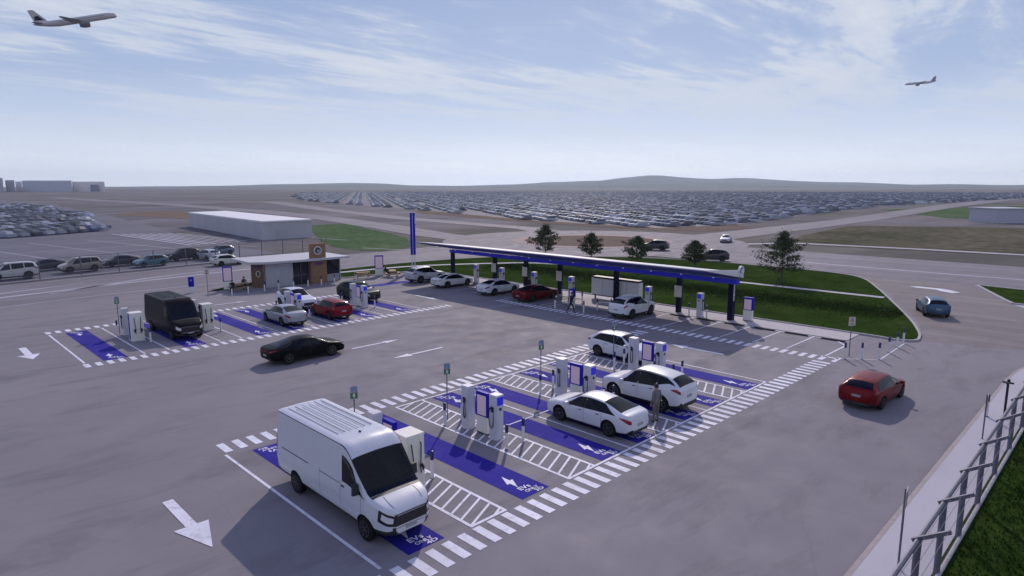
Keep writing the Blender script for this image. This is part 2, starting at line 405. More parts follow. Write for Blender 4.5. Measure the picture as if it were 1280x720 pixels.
for a,b2 in ((18.6,23.3),(24.85,29.6)): W.strip([(a,19.45),(b2,19.45)],.07,Z1)
W.strip([(33.3,20.2),(37.8,19.0)],.01,Z1)
blues=[(9.98,11.31),(14.7,16.06),(19.13,20.4),(21.56,22.8),(25.3,26.55),(27.85,29.06),(31.62,32.95)]
for a,b2 in blues: BL.rect(a,b2,14.2,24.78,Z2)
# far island
def hatch2(x0,x1,y0,y1):
    for x in (x0,x1): W.strip([(x,y0),(x,y1)],.11,Z1)
    y=y0
    while y<y1-.5: HF.strip([(x0,y),(x1,y+.6)],.08,Z1+.002); y+=.49
W.strip([(8.33,44.6),(8.33,55.1)],.12,Z1)
for a,b2 in ((11.6,13.03),(16.27,17.72),(23.2,24.7),(29.4,30.9)): hatch2(a,b2,44.5,55.2)
for x in (20.45,27.05,33.3): W.strip([(x,44.5),(x,55.2)],.09,Z1)
fblues=[(9.3,10.62),(13.97,15.35),(18.8,20.05),(21.4,22.65),(25.2,26.4),(27.75,28.9),(31.25,32.5)]
for a,b2 in fblues: BL.rect(a,b2,44.45,55.1,Z2)
BL.rect(37.3,43.2,57.9,59.2,Z2)
# canopy bays
for y in (16.3,18.64,20.95,23.35,25.72,28.1,31.2,37.3,38.2,42.8,47.5,50.0,52.4,54.8,57.2,59.6): W.strip([(41.75,y),(46.5,y)],.1,Z1)
W.strip([(46.55,13.9),(46.55,31.3)],.1,Z1); W.strip([(41.6,13.8),(45.2,13.8)],.12,Z1); W.strip([(45.2,13.75),(46.9,15.2)],.12,Z1)
W.strip([(41.6,12.75),(43.0,11.1),(48.9,11.2),(49.2,11.9)],.09,Z1+.003)
HF.rect(42.5,46.3,57.3,57.5,Z1+.001)
# flow arrows
def arrow(mb,x,y,ang,L=4.0,w=.17,hw=.5,hl=1.35,bend=0):
    P=[(-L/2,-w),(L/2-hl,-w),(L/2-hl,-hw),(L/2,0),(L/2-hl,hw),(L/2-hl,w),(-L/2,w)]
    c_,s_=math.cos(ang),math.sin(ang)
    mb.flat([(x+p[0]*c_-p[1]*s_,y+p[0]*s_+p[1]*c_) for p in P],Z3)
arrow(W,6.15,20.6,R(-90),4.0,.17,.52,1.75); arrow(W,6.32,49.9,R(-90),4.0,.2,.6,1.5)
arrow(W,23.4,36.35,0,3.7,.1,.3,1.2); arrow(W,24.0,32.45,R(180),3.9,.1,.32,1.3)
arrow(W,37.35,20.4,R(90),3.9,.12,.35,1.2); arrow(W,37.1,48.7,R(-90),3.4,.12,.3,1.2); arrow(W,22.6,58.8,0,3.0,.09,.22,.9)
W.flat([(77.6,17.9),(77.2,17.2),(77.1,15.4),(76.2,14.7),(75.6,13.6),(76.6,13.2),(77.6,14.2),(78.1,15.0),(78.2,17.3)],Z3)
# writing on the bays
def text_geo(s,size=1,bold=0):
    cu=bpy.data.curves.new('t','FONT'); cu.body=s; cu.size=size; cu.align_x='CENTER'; cu.resolution_u=2; cu.offset=bold
    o=bpy.data.objects.new('t',cu); col.objects.link(o)
    bpy.context.view_layer.update()
    me=bpy.data.meshes.new_from_object(o.evaluated_get(bpy.context.evaluated_depsgraph_get()))
    vs=[tuple(v.co) for v in me.vertices]; fs=[tuple(p.vertices) for p in me.polygons]
    bpy.data.objects.remove(o); bpy.data.curves.remove(cu); bpy.data.meshes.remove(me)
    return vs,fs
TXT={k:text_geo(k,1,.02) for k in ('EVs','ONLY','4D','3D')}
def put(mb,geo,x,y,z,sx,sy,flip=False):
    s=-1 if flip else 1
    mb.add([(x+s*v[0]*sx,y+s*v[1]*sy,z) for v in geo[0]],geo[1])
BW=MB()
bolt=[(15.46,15.74),(15.465,15.34),(15.60,15.333),(15.295,14.78),(15.291,15.165),(15.16,15.16)]
def decals(xc,ylow,yhigh):
    for flip,yy in ((False,ylow),(True,yhigh)):
        s=-1 if flip else 1
        BW.flat([(xc+s*(p[0]-15.4)*1.0-.05,yy+s*((p[1]-14.2)*1.05)) for p in bolt],Z3)
        put(BW,TXT['EVs'],xc+s*.0,yy+s*.36,Z3,.36,.33,flip); put(BW,TXT['ONLY'],xc+s*.12,yy+s*.12,Z3+.001,.23,.24,flip)
        put(BW,TXT['4D' if xc<12 else '3D'],xc+s*.3,yy-s*.08,Z3+.003,.32,.24,flip)
for a,b2 in blues: decals((a+b2)/2,14.32,24.6)
for a,b2 in fblues: decals((a+b2)/2,44.62,54.9)
struct('bay_markings',W,M['white_line']); struct('bay_blue_paint',BL,M['blue_bay'])
struct('faded_hatching',HF,M['faint_line']); struct('bay_lettering',BW,M['white_line'])
# wheel stops are things
for i,y in enumerate((14.95,17.45,19.8,22.15,24.5,26.9)):
    o=MB().box((0,0,.055),(.17,1.75,.11),taper=.8).build('wheel_stop',M['trim'],loc=(46.3,y,0))
    tag(o,['dark rubber wheel stop of the empty bay nearest the bollard corner','second dark wheel stop from the bollard corner','third dark wheel stop from the bollard corner','dark wheel stop in front of the white and blue totem','dark wheel stop in front of the last charger under the canopy','dark wheel stop beside the white suv under the canopy'][i],'wheel stop','wheel stops along the canopy bays')
# near grass blades beside the fence: one mass nobody could count
g=MB(); rnd=random.Random(3); vs=[];fs=[]
for i in range(52000):
    x=14+34*rnd.random()**1.25; y=3.22-rnd.random()**.8*13
    a=rnd.random()*6.28; h=.05+.10*rnd.random(); w=.02+.02*rnd.random(); lx,ly=(rnd.random()-.5)*.1,(rnd.random()-.5)*.1
    n=len(vs); vs+=[(x-w*math.cos(a),y-w*math.sin(a),.04),(x+w*math.cos(a),y+w*math.sin(a),.04),(x+lx,y+ly,.05+h)]; fs.append((n,n+1,n+2))
g.add(vs,fs); gm=grassmat('grass_blades',(.014,.042,.007),(.03,.078,.01),(.06,.12,.018),.8)
tag(g.build('grass_blades',gm),kind='stuff')
# the taller, darker band of planting behind the canopy
g=MB(); rnd=random.Random(5); vs=[];fs=[]
for i in range(42000):
    x=59.7+1.9*rnd.gauss(0,1); y=14+48*rnd.random()
    if not hit(x,y,edge_s): continue
    a=rnd.random()*6.28; h=.02+.07*rnd.random(); w=.03+.03*rnd.random(); lx,ly=(rnd.random()-.5)*.15,(rnd.random()-.5)*.15
    n=len(vs); vs+=[(x-w*math.cos(a),y-w*math.sin(a),.06),(x+w*math.cos(a),y+w*math.sin(a),.06),(x+lx,y+ly,.07+h)]; fs.append((n,n+1,n+2))
g.add(vs,fs); tag(g.build('tall_grass',grassmat('tall_grass',(.018,.034,.010),(.03,.046,.014),(.055,.055,.024),.9)),kind='stuff')
# ------------------------------------------------------------------ vehicles
def pchip(keys):
    xs=np.array([k[0] for k in keys],float); ys=np.array([k[1] for k in keys],float)
    h=np.diff(xs); d=np.diff(ys)/h; m=np.zeros(len(xs))
    for i in range(1,len(xs)-1):
        if d[i-1]*d[i]>0:
            w1=2*h[i]+h[i-1]; w2=h[i]+2*h[i-1]; m[i]=(w1+w2)/(w1/d[i-1]+w2/d[i])
    m[0]=d[0]; m[-1]=d[-1]
    def f(x):
        x=min(max(x,xs[0]),xs[-1]); i=min(int(np.searchsorted(xs,x,side='right'))-1,len(xs)-2)
        t=(x-xs[i])/h[i]; t2=t*t; t3=t2*t
        return (2*t3-3*t2+1)*ys[i]+(t3-2*t2+t)*h[i]*m[i]+(-2*t3+3*t2)*ys[i+1]+(t3-t2)*h[i]*m[i+1]
    return f
class Shape:
    def __init__(s,sp):
        s.sp=sp; s.W=pchip(sp['W']); s.B=pchip(sp['belt']); s.T=pchip(sp['top']); s.Z=pchip(sp['zb'])
        s.x0=sp['W'][0][0]; s.x1=sp['W'][-1][0]
    def sec(s,x):
        sp=s.sp; W,b,t,z=s.W(x),s.B(x),s.T(x),s.Z(x); b=min(b,t-.05)
        c=min(1,max(0,(t-b-.04)/sp.get('cabh',.38))); c=c*c*(3-2*c)
        w5=W*(sp.get('hoodw',.86)*(1-c)+sp['roofw']*c); dr=.02+sp.get('drop',.06)*c
        return [(0,z),(.8*W,z),(.955*W,z+.10*(b-z)/.6),(W,z+(b-z)*.6),(.965*W,b),(w5,t-dr),(w5*.55,t-dr*.22),(0,t)]
    def P(s,x,v):
        sg=1
        if v>7: v=14-v; sg=-1
        p=s.sec(x); i=min(int(v),6); t=v-i
        def g(k):
            if k<0: return (-p[1][0],p[1][1])
            if k>7: return (-p[6][0],p[6][1])
            return p[k]
        a,b,c,d=g(i-1),g(i),g(i+1),g(i+2)
        tn=s.sp.get('tens',.55)
        r=[]
        for q in (0,1):
            m1=(c[q]-a[q])*.5*tn; m2=(d[q]-b[q])*.5*tn; t2=t*t;t3=t2*t
            r.append((2*t3-3*t2+1)*b[q]+(t3-2*t2+t)*m1+(-2*t3+3*t2)*c[q]+(t3-t2)*m2)
        return Vector((x,sg*r[0],r[1]))
    def N(s,x,v):
        e=.01; dx=s.P(min(x+e,s.x1),v)-s.P(max(x-e,s.x0),v); dv=s.P(x,v+e)-s.P(x,v-e)
        n=dx.cross(dv)
        if n.length<1e-9: return Vector((0,0,1))
        n.normalize(); c=s.P(x,v)-Vector((x,0,(s.Z(x)+s.T(x))/2))
        return n if n.dot(c)>0 else -n
    def patch(s,mb,q,nx=8,nv=4,off=.008,m=0,mirror=True,solid=False):
        """q = four (x,v) corners"""
        for side in ((0,1) if mirror else (0,)):
            vs=[]
            for j in range(nv+1):
                for i in range(nx+1):
                    a,b=i/nx,j/nv
                    x=(q[0][0]*(1-a)+q[1][0]*a)*(1-b)+(q[3][0]*(1-a)+q[2][0]*a)*b
                    v=(q[0][1]*(1-a)+q[1][1]*a)*(1-b)+(q[3][1]*(1-a)+q[2][1]*a)*b
                    if side: v=14-v
                    vs.append(s.P(x,v)+s.N(x,v)*off)
            fs=[(j*(nx+1)+i,j*(nx+1)+i+1,(j+1)*(nx+1)+i+1,(j+1)*(nx+1)+i) for j in range(nv) for i in range(nx)]
            mb.add(vs,fs,m)
PROTO={}
def make_car(kind,sp):
    S=Shape(sp); L=S.x1-S.x0; nx=sp.get('nx',84)
    # --- body shell
    xs=[S.x0+(S.x1-S.x0)*(.5-.5*math.cos(math.pi*i/nx))*.35+(S.x1-S.x0)*(i/nx)*.65 for i in range(nx+1)]
    vv=[i/4 for i in range(0,57)][:-0 or None]; vv=[v for v in vv if v<=14]
    nv=len(vv)-1; mb=MB(); vs=[]
    for x in xs:
        for v in vv[:-1]: vs.append(S.P(x,v))
    fs=[(i*nv+j,i*nv+(j+1)%nv,(i+1)*nv+(j+1)%nv,(i+1)*nv+j) for i in range(nx) for j in range(nv)]
    fs+=[tuple(range(nv))[::-1],tuple(range(nx*nv,(nx+1)*nv))]
    mb.add(vs,fs)
    body=mb.build('body',[M['whitep'],M['trim'],M['blackp']],smooth=True,angle=38)
    cut=MB(); wr=sp['wr']; wx=sp['wheels']; Wm=max(k[1] for k in sp['W'])
    for x in wx:
        for sy in (1,-1):
            c0,c1=sorted((sy*(Wm-.34),sy*(Wm+.2)))
            cut.lathe([(wr+.055,c0),(wr+.055,c1)],(x,0,wr),n=36,axis='y')
    co=cut.build('cut',M['blackp'])
    md=body.modifiers.new('b','BOOLEAN'); md.object=co; md.operation='DIFFERENCE'; md.solver='EXACT'
    bpy.context.view_layer.update()
    me=bpy.data.meshes.new_from_object(body.evaluated_get(bpy.context.evaluated_depsgraph_get()))
    body.modifiers.clear(); body.data=me; bpy.data.objects.remove(co)
    while len(me.materials)>0: me.materials.pop()
    for m_ in (M['whitep'],M['trim'],M['blackp']): me.materials.append(m_)
    for p in me.polygons:
        c=p.center; inw=any(abs(math.hypot(c.x-x,c.z-wr)-(wr+.055))<.012 for x in wx) and abs(c.y)<Wm+.01 and abs(p.normal.y)<.4
        back=any(math.hypot(c.x-x,c.z-wr)<wr+.05 for x in wx) and abs(p.normal.y)>.9
        low=c.z<S.Z(c.x)+sp.get('sill',.10)
        p.material_index=2 if (inw or back) else (1 if low else 0)
    fix(me,True,38)
    # seams, handles drawn as thin inlays on the body mesh
    d=MB()
    for x in sp.get('seams',[]): S.patch(d,[(x-.006,2.3),(x+.006,2.3),(x+.006,4.0),(x-.006,4.0)],1,8,.002,1)
    for x in sp.get('handles',[]): S.patch(d,[(x-.09,3.62),(x+.09,3.62),(x+.09,3.72),(x-.09,3.72)],2,1,.018,1)
    for q in sp.get('inlay',[]): S.patch(d,q[0],10,2,q[1],q[2])
    for q in sp.get('ribs',[]): d.box(*q)
    if d.v:
        bm=bmesh.new(); bm.from_mesh(me); off=len(bm.verts)
        nv_=[bm.verts.new(v) for v in d.v]
        for f,mi in zip(d.f,d.m):
            ff=bm.faces.new([nv_[i] for i in f]); ff.material_index=mi
        bm.to_mesh(me); bm.free()
    root=thing(kind,'proto','car'); body.parent=root; body.name='body'
    for name,qs,n1,n2 in sp['glass']:
        for q,mir in qs:
            g=MB()
            S.patch(g,q,n1,n2,.008,0,False); g.build(name,M['glass'],root,smooth=True,angle=60)
            if mir:
                g=MB(); S.patch(g,[(p[0],14-p[1]) for p in q],n1,n2,.008,0,False); g.build(name,M['glass'],root,smooth=True,angle=60)
    for name,mat,q in sp['lamps']:
        for mir in (0,1):
            g=MB(); S.patch(g,[(p[0],14-p[1]) if mir else p for p in q],8,4,.012,0,False); g.build(name,mat,root,smooth=True)
    # end caps: grille, plate, bumper strip
    def cap(name,mat,x,y,z,dx,dy,dz): MB().box((x,y,z),(dx,dy,dz)).build(name,mat,root)
    for c in sp['caps']: cap(*c)
    # wheels
    for x in wx:
        for sy in (1,-1):
            t=MB(); w=sp.get('tw',.22); r=wr; yc=sy*(S.W(x)-w/2-.015)
            prof=[(r*.62,-w/2),(r*.93,-w/2),(r,-w*.36),(r,w*.36),(r*.93,w/2),(r*.62,w/2),(r*.6,0)]
            t.lathe(prof[:-1],(0,0,0),n=28,axis='y')
            wh=t.build('wheel',M['rubber'],root,smooth=True,loc=(x,yc,r))
            rm=MB(); o=sy*(w/2)
            rm.lathe([(r*.64,o-sy*.01),(r*.66,o+sy*.006),(r*.58,o+sy*.004),(r*.56,o-sy*.03)][::1],n=28,axis='y')
            ns=sp.get('spokes',5)
            for k in range(ns):
                a=2*math.pi*k/ns
                rm.bar((.05*math.cos(a),o-sy*.004,.05*math.sin(a)),(r*.6*math.cos(a),o-sy*.006,r*.6*math.sin(a)),r*.17,.03)
            rm.lathe([(r*.14,o-sy*.03),(r*.14,o+sy*.008)],n=12,axis='y')
            dk=MB().lathe([(r*.6,o-sy*.06),(r*.6,o-sy*.045)],n=20,axis='y')
            rm.add(dk.v,dk.f,1)
            rm.build('rim',[sp.get('rimmat',M['rim']),M['blackp']],wh)
    # mirrors
    mx,mz=sp['mirror']
    for sy in (1,-1):
        yy=S.P(mx,4.0).y
        g=MB(); g.box((mx,sy*(yy+.10),mz),(.11,.2,.14 if sp.get('mh') is None else sp['mh']),taper=.85); g.bar((mx,sy*(yy-.05),mz-.05),(mx,sy*(yy+.06),mz-.03),.05,.04,1)
        g.build('mirror',[M['trim'] if sp.get('blackmirror') else M['whitep'],M['trim']],root)
    PROTO[kind]=root
    return root
G1=lambda a,b,c,d:[a,b,c,d]
SED=dict(W=[(-2.375,.56),(-2.34,.70),(-2.2,.83),(-1.75,.905),(0,.93),(1.6,.91),(2.05,.83),(2.28,.68),(2.375,.45)],
 zb=[(-2.375,.40),(-2.2,.26),(-1.4,.20),(1.4,.19),(2.2,.20),(2.375,.30)],
 belt=[(-2.375,.82),(-2.2,.93),(-1.6,.965),(0,.93),(1.0,.885),(1.8,.77),(2.2,.66),(2.375,.5)],
 top=[(-2.375,.92),(-2.31,1.05),(-2.0,1.11),(-1.75,1.17),(-.95,1.385),(-.25,1.445),(.3,1.40),(.75,1.21),(1.25,.97),(1.7,.90),(2.15,.78),(2.375,.6)],
 roofw=.63,wr=.352,wheels=(-1.36,1.34),seams=(-1.0,-.05,1.0),handles=(-.8,.15),sill=.09,
 glass=[('side_window',[([( -.03,4.06),(1.12,4.10),(.48,4.93),(-.03,4.92)],1),([(-1.66,4.14),(-.07,4.06),(-.07,4.92),(-.98,4.93)],1)],8,4),
   ('windscreen',[([(1.12,5.22),(.42,5.22),(.42,8.78),(1.12,8.78)],0)],8,16),('rear_window',[([(-1.86,5.2),(-.9,5.2),(-.9,8.8),(-1.86,8.8)],0)],8,16)],
 lamps=[('taillight',M['red_lamp'],[(-2.36,3.3),(-1.9,3.9),(-1.92,4.05),(-2.355,4.2)]),('headlight',M['head_lamp'],[(1.98,3.9),(2.32,3.2),(2.34,3.9),(2.0,4.3)])],
 caps=[('number_plate',M['plate'],-2.385,0,.62,.02,.38,.11),('grille',M['blackp'],2.37,0,.5,.03,.9,.16),('bumper_insert',M['trim'],-2.37,0,.34,.03,1.1,.1)],
 mirror=(.85,.98),inlay=[([(-1.72,4.12),(1.16,4.05),(.46,4.97),(-1.0,4.97)],.003,2)])
def mod(base,**k):
    d=dict(base); d.update(k); return d
def shift(keys,sx,sz=1,dz=0): return [(x*sx,z*sz+dz) for x,z in keys]
SUV=mod(SED,W=[(-2.3,.66),(-2.26,.8),(-2.1,.89),(-1.7,.93),(0,.95),(1.5,.93),(1.95,.87),(2.2,.74),(2.3,.52)],
 zb=[(-2.3,.42),(-2.1,.30),(-1.3,.24),(1.3,.23),(2.1,.26),(2.3,.40)],
 belt=[(-2.3,1.04),(-2.1,1.13),(-1.4,1.13),(0,1.06),(.95,1.0),(1.7,.95),(2.15,.82),(2.3,.62)],
 top=[(-2.3,1.10),(-2.2,1.25),(-1.9,1.50),(-1.65,1.61),(-1.0,1.70),(-.3,1.735),(.15,1.70),(.6,1.49),(1.15,1.15),(1.6,1.07),(2.05,.97),(2.3,.74)],
 roofw=.66,wr=.40,wheels=(-1.33,1.36),seams=(-1.0,-.05,.95),handles=(-.8,.15),sill=.14,
 glass=[('side_window',[([(-.02,4.06),(1.02,4.08),(.36,4.92),(-.02,4.92)],1),([(-1.03,4.08),(-.06,4.06),(-.06,4.92),(-1.03,4.92)],1),([(-1.94,4.68),(-1.07,4.22),(-1.07,4.92),(-1.5,4.92)],1)],8,4),
   ('windscreen',[([(1.04,5.22),(.26,5.22),(.26,8.78),(1.04,8.78)],0)],8,16),('rear_window',[([(-2.17,5.2),(-1.72,5.2),(-1.72,8.8),(-2.17,8.8)],0)],6,16)],
 lamps=[('taillight',M['red_lamp'],[(-2.28,3.6),(-1.85,3.95),(-1.87,4.12),(-2.27,4.4)]),('headlight',M['head_lamp'],[(1.9,3.95),(2.25,3.3),(2.27,3.95),(1.93,4.3)])],
 caps=[('number_plate',M['plate'],-2.31,0,.8,.02,.38,.11),('grille',M['blackp'],2.30,0,.6,.03,.95,.24),('bumper_insert',M['trim'],-2.30,0,.42,.04,1.25,.16)],mirror=(.82,1.08),
 inlay=[([(-1.5,5.02),(.2,5.02),(.2,5.10),(-1.5,5.10)],.02,1),([(-2.0,4.6),(1.05,4.05),(.34,4.96),(-1.5,4.96)],.003,2),([(-2.1,1.9),(2.1,1.9),(2.1,2.12),(-2.1,2.12)],.003,1)])
HAT=mod(SED,W=[(-2.1,.66),(-2.06,.79),(-1.9,.87),(-1.5,.905),(0,.92),(1.4,.9),(1.8,.83),(2.02,.68),(2.12,.46)],
 zb=[(-2.1,.38),(-1.95,.26),(-1.2,.2),(1.2,.19),(1.95,.2),(2.12,.3)],
 belt=[(-2.1,.93),(-1.95,.99),(-1.3,.99),(0,.94),(.9,.9),(1.55,.8),(1.95,.68),(2.12,.52)],
 top=[(-2.1,.97),(-2.02,1.08),(-1.75,1.3),(-1.5,1.41),(-1.0,1.47),(-.2,1.49),(.2,1.46),(.6,1.27),(1.1,1.0),(1.5,.92),(1.9,.81),(2.12,.6)],
 roofw=.65,wr=.34,wheels=(-1.24,1.26),seams=(-.8,.0,.98),handles=(-.6,.2),sill=.1,
 glass=[('side_window',[([(.05,4.07),(1.03,4.10),(.36,4.93),(.05,4.92)],1),([(-1.66,4.2),(.01,4.07),(.01,4.92),(-1.25,4.9)],1)],8,4),
   ('windscreen',[([(1.04,5.22),(.28,5.22),(.28,8.78),(1.04,8.78)],0)],8,16),('rear_window',[([(-1.98,5.25),(-1.6,5.25),(-1.6,8.75),(-1.98,8.75)],0)],6,16)],
 lamps=[('taillight',M['red_lamp'],[(-2.07,3.6),(-1.78,3.9),(-1.8,4.2),(-2.06,4.3)]),('headlight',M['head_lamp'],[(1.72,3.95),(2.06,3.2),(2.08,3.9),(1.75,4.3)])],
 caps=[('number_plate',M['plate'],-2.11,0,.72,.02,.38,.11),('grille',M['blackp'],2.115,0,.45,.03,.85,.18),('bumper_insert',M['trim'],-2.10,0,.34,.03,1.2,.1)],mirror=(.8,.98),inlay=[([(-1.72,4.2),(1.06,4.05),(.34,4.97),(-1.28,4.96)],.003,2)])
FAST=mod(SED,W=shift(SED['W'],1.05,1.03),zb=shift(SED['zb'],1.05),belt=[(-2.5,.80),(-2.3,.90),(-1.7,.94),(0,.90),(1.0,.86),(1.9,.74),(2.35,.60),(2.5,.46)],
 top=[(-2.5,.92),(-2.42,1.0),(-2.0,1.08),(-1.5,1.21),(-.9,1.35),(-.2,1.42),(.3,1.38),(.75,1.2),(1.3,.93),(1.8,.85),(2.3,.72),(2.5,.56)],
 roofw=.60,wr=.365,wheels=(-1.42,1.42),seams=(-1.05,-.05,1.05),
 glass=[('side_window',[([(-.03,4.07),(1.16,4.12),(.48,4.93),(-.03,4.92)],1),([(-1.8,4.25),(-.07,4.07),(-.07,4.92),(-1.05,4.92)],1)],8,4),
   ('windscreen',[([(1.2,5.22),(.42,5.22),(.42,8.78),(1.2,8.78)],0)],8,16),('rear_window',[([(-2.0,5.25),(-.95,5.25),(-.95,8.75),(-2.0,8.75)],0)],8,16)],
 lamps=[('taillight',M['red_lamp'],[(-2.49,3.95),(-2.1,4.1),(-2.12,4.3),(-2.48,4.5)]),('headlight',M['head_lamp'],[(2.05,3.95),(2.42,3.3),(2.45,3.8),(2.1,4.2)])],
 caps=[('number_plate',M['plate'],-2.505,0,.6,.02,.38,.11),('grille',M['blackp'],2.495,0,.42,.03,.8,.14),('light_bar',M['red_lamp'],-2.5,0,.86,.02,1.0,.04)],mirror=(.9,.94),inlay=[([(-1.86,4.25),(1.2,4.06),(.46,4.97),(-1.1,4.97)],.003,2)])
MPV=mod(SUV,top=[(-2.3,1.1),(-2.24,1.3),(-2.08,1.62),(-1.9,1.75),(-1.2,1.82),(-.1,1.83),(.4,1.78),(.9,1.5),(1.45,1.16),(1.8,1.05),(2.1,.95),(2.3,.72)],
 glass=[('side_window',[([(.15,4.12),(1.2,4.16),(.6,4.84),(.15,4.84)],1),([(-1.0,4.12),(.05,4.12),(.05,4.84),(-1.0,4.84)],1),([(-1.95,4.2),(-1.08,4.15),(-1.08,4.84),(-1.85,4.8)],1)],8,4),
   ('windscreen',[([(1.4,5.22),(.5,5.22),(.5,8.78),(1.4,8.78)],0)],8,16),('rear_window',[([(-2.24,5.2),(-2.0,5.2),(-2.0,8.8),(-2.24,8.8)],0)],6,16)],mirror=(1.1,1.1),inlay=[])
VAN=dict(W=[(-3.35,.95),(-3.32,1.0),(-3.1,1.02),(1.6,1.02),(2.4,1.0),(2.9,.93),(3.2,.78),(3.35,.55)],
 zb=[(-3.35,.42),(-3,.34),(2.6,.32),(3.2,.34),(3.35,.42)],
 belt=[(-3.35,1.5),(1.3,1.5),(1.9,1.42),(2.45,1.28),(2.9,1.2),(3.2,1.08),(3.35,.98)],
 top=[(-3.35,2.6),(-3.31,2.68),(-3.1,2.72),(1.0,2.72),(1.25,2.68),(1.55,2.5),(1.75,2.28),(2.15,1.82),(2.5,1.44),(2.7,1.38),(3.05,1.27),(3.25,1.16),(3.35,1.06)],
 roofw=.90,hoodw=.88,cabh=.7,drop=.06,wr=.385,wheels=(-1.95,2.35),tw=.25,seams=(-.25,1.05,2.2),handles=(1.2,),sill=.2,tens=.38,spokes=8,
 glass=[('side_window',[([(1.15,4.0),(2.42,4.0),(1.74,4.72),(1.15,4.68)],1)],8,4),
   ('windscreen',[([(2.56,4.98),(1.66,4.98),(1.66,9.02),(2.56,9.02)],0)],8,16),('rear_window',[],1,1)],
 lamps=[('taillight',M['red_lamp'],[(-3.33,3.4),(-3.27,3.4),(-3.27,4.3),(-3.33,4.3)]),('headlight',M['head_lamp'],[(3.06,3.3),(3.31,3.0),(3.32,3.6),(3.08,3.72)])],
 caps=[('grille',M['blackp'],3.335,0,.84,.05,1.12,.36),('grille_bar',M['chrome'],3.352,0,.985,.03,1.0,.02),('bumper_strip',M['chrome'],3.352,0,.60,.03,1.12,.03),('number_plate',M['plate'],3.375,0,.56,.02,.38,.11),('number_plate',M['plate'],-3.36,.4,.8,.02,.38,.11),('step_bumper',M['trim'],-3.38,0,.5,.12,1.8,.16)],
 mirror=(2.05,1.55),mh=.34,blackmirror=True,
 inlay=[([(-2.9,3.72),(-1.0,3.72),(-1.0,3.78),(-2.9,3.78)],.004,1),([(-1.5,4.95),(1.05,4.95),(1.05,5.02),(-1.5,5.02)],.006,1),([(-3.25,4.95),(-1.5,4.95),(-1.5,5.02),(-3.25,5.02)],.006,1),([(1.05,4.95),(2.42,4.95),(2.42,5.06),(1.05,5.06)],.006,1),
   ([(2.96,2.9),(3.345,2.6),(3.345,3.86),(2.98,3.98)],.005,2),([(2.9,1.6),(3.345,1.6),(3.345,2.2),(2.9,2.2)],.004,1),([(2.57,4.95),(2.67,4.95),(2.67,7),(2.57,7)],.006,2),([(2.72,5.75),(3.22,5.55),(3.22,5.6),(2.72,5.8)],.003,1),([(-.3,3.72),(1.0,3.72),(1.0,3.76),(-.3,3.76)],.003,1),([(.55,2.9),(.75,2.9),(.75,2.93),(.55,2.93)],.003,1)],
 ribs=[((-1.3,y,2.725),(3.4,.035,.018)) for y in (-.62,-.37,-.12,.12,.37,.62)]+[((-1.1,y,2.73),(3.2,.012,.004),1) for y in (-.5,-.245,0,.245,.5)]+[((.75,-.05,2.73),(.09,.05,.06),1)])
for k_,s_ in (('sedan',SED),('suv',SUV),('hatchback',HAT),('fastback',FAST),('people_mover',MPV),('van',VAN)): make_car(k_,s_)
PAINT={}
def car(kind,name,cat,color,x,y,heading,label,group=None,rimc=None,scale=1,rough=.35,metal=.25,first=set()):
    key=(color,rough,metal)
    if key not in PAINT: PAINT[key]=paint('car_paint_%d'%len(PAINT),color,rough,metal)
    p=PROTO[kind]; o=dup(p,(x,y,0.012),R(heading)) 
    o.name=name; o['label']=label; o['category']=cat
    if group: o['group']=group
    if scale!=1: o.scale=(scale if isinstance(scale,tuple) else (scale,)*3)
    for ch in o.children:
        if ch.name.startswith(('body','mirror')) and ch.data.materials[0]==M['whitep']:
            ch.data=ch.data.copy(); ch.data.materials[0]=PAINT[key]
    return o
PK='vehicles charging in the front island'; FK='vehicles charging in the far island'; CK='cars charging under the canopy'; LK='cars parked behind the west fence'; RK='cars on the public roads'
WHT=(.62,.63,.67)
vw=car('van','van','van',(.60,.61,.66),10.5,18.1,-90,'large white delivery van in the nearest charging bay',PK,rough=.3,metal=0)
car('van','van','van',(.006,.006,.008),14.98,49.6,-90,'black delivery van parked between two wide chargers',FK,scale=(1,1,.98))
car('fastback','car','car',(.004,.004,.006),18.35,36.6,0,'black fastback car driving across the middle of the lot','moving cars on the lot')
car('sedan','car','car',WHT,22.12,16.85,90,'white sedan charging in the front island, beside the standing person',PK,metal=0)
car('suv','car','car',WHT,26.35,16.9,90,'white suv with dark roof rails charging in the front island',PK,metal=0,scale=(1.0,1.03,1.04))
car('hatchback','car','car',WHT,32.35,22.6,-90,'white hatchback at the last charger of the front island',PK,metal=0,scale=1.03)
car('sedan','car','car',(.33,.35,.39),22.3,47.5,90,'silver grey sedan seen from behind in the far island',FK,metal=.5)
car('hatchback','car','car',(.19,.002,.008),26.05,47.0,90,'red hatchback parked with its back to the lot in the far island',FK)
car('suv','car','car',(.6,.62,.68),25.9,52.6,-90,'white car nose out behind the red hatchback, half hidden by a charger',FK,metal=0)
car('suv','car','car',(.035,.045,.035),31.9,52.2,-82,'dark green suv in the last bay of the far island',FK)
car('suv','car','car',(.5,.52,.56),43.6,57.3,0,'pale silver suv at the far end of the canopy',CK,metal=.3)
car('fastback','car','car',(.62,.63,.64),43.5,52.5,0,'white fastback car second from the far end of the canopy',CK,metal=0,scale=.97)
car('sedan','car','car',(.6,.63,.68),43.75,45.65,0,'white sedan next to the red car under the canopy',CK,metal=0)
car('fastback','car','car',(.12,.001,.003),43.85,40.65,0,'dark red fastback car under the middle of the canopy',CK)
car('suv','car','car',(.62,.63,.66),43.75,29.75,0,'white suv with dark roof under the near half of the canopy',CK,metal=0)
car('hatchback','car','car',(.16,.002,.006),34.55,9.1,-3,'dark red hatchback driving towards the exit','moving cars on the lot',scale=(1.06,1.02,.95))
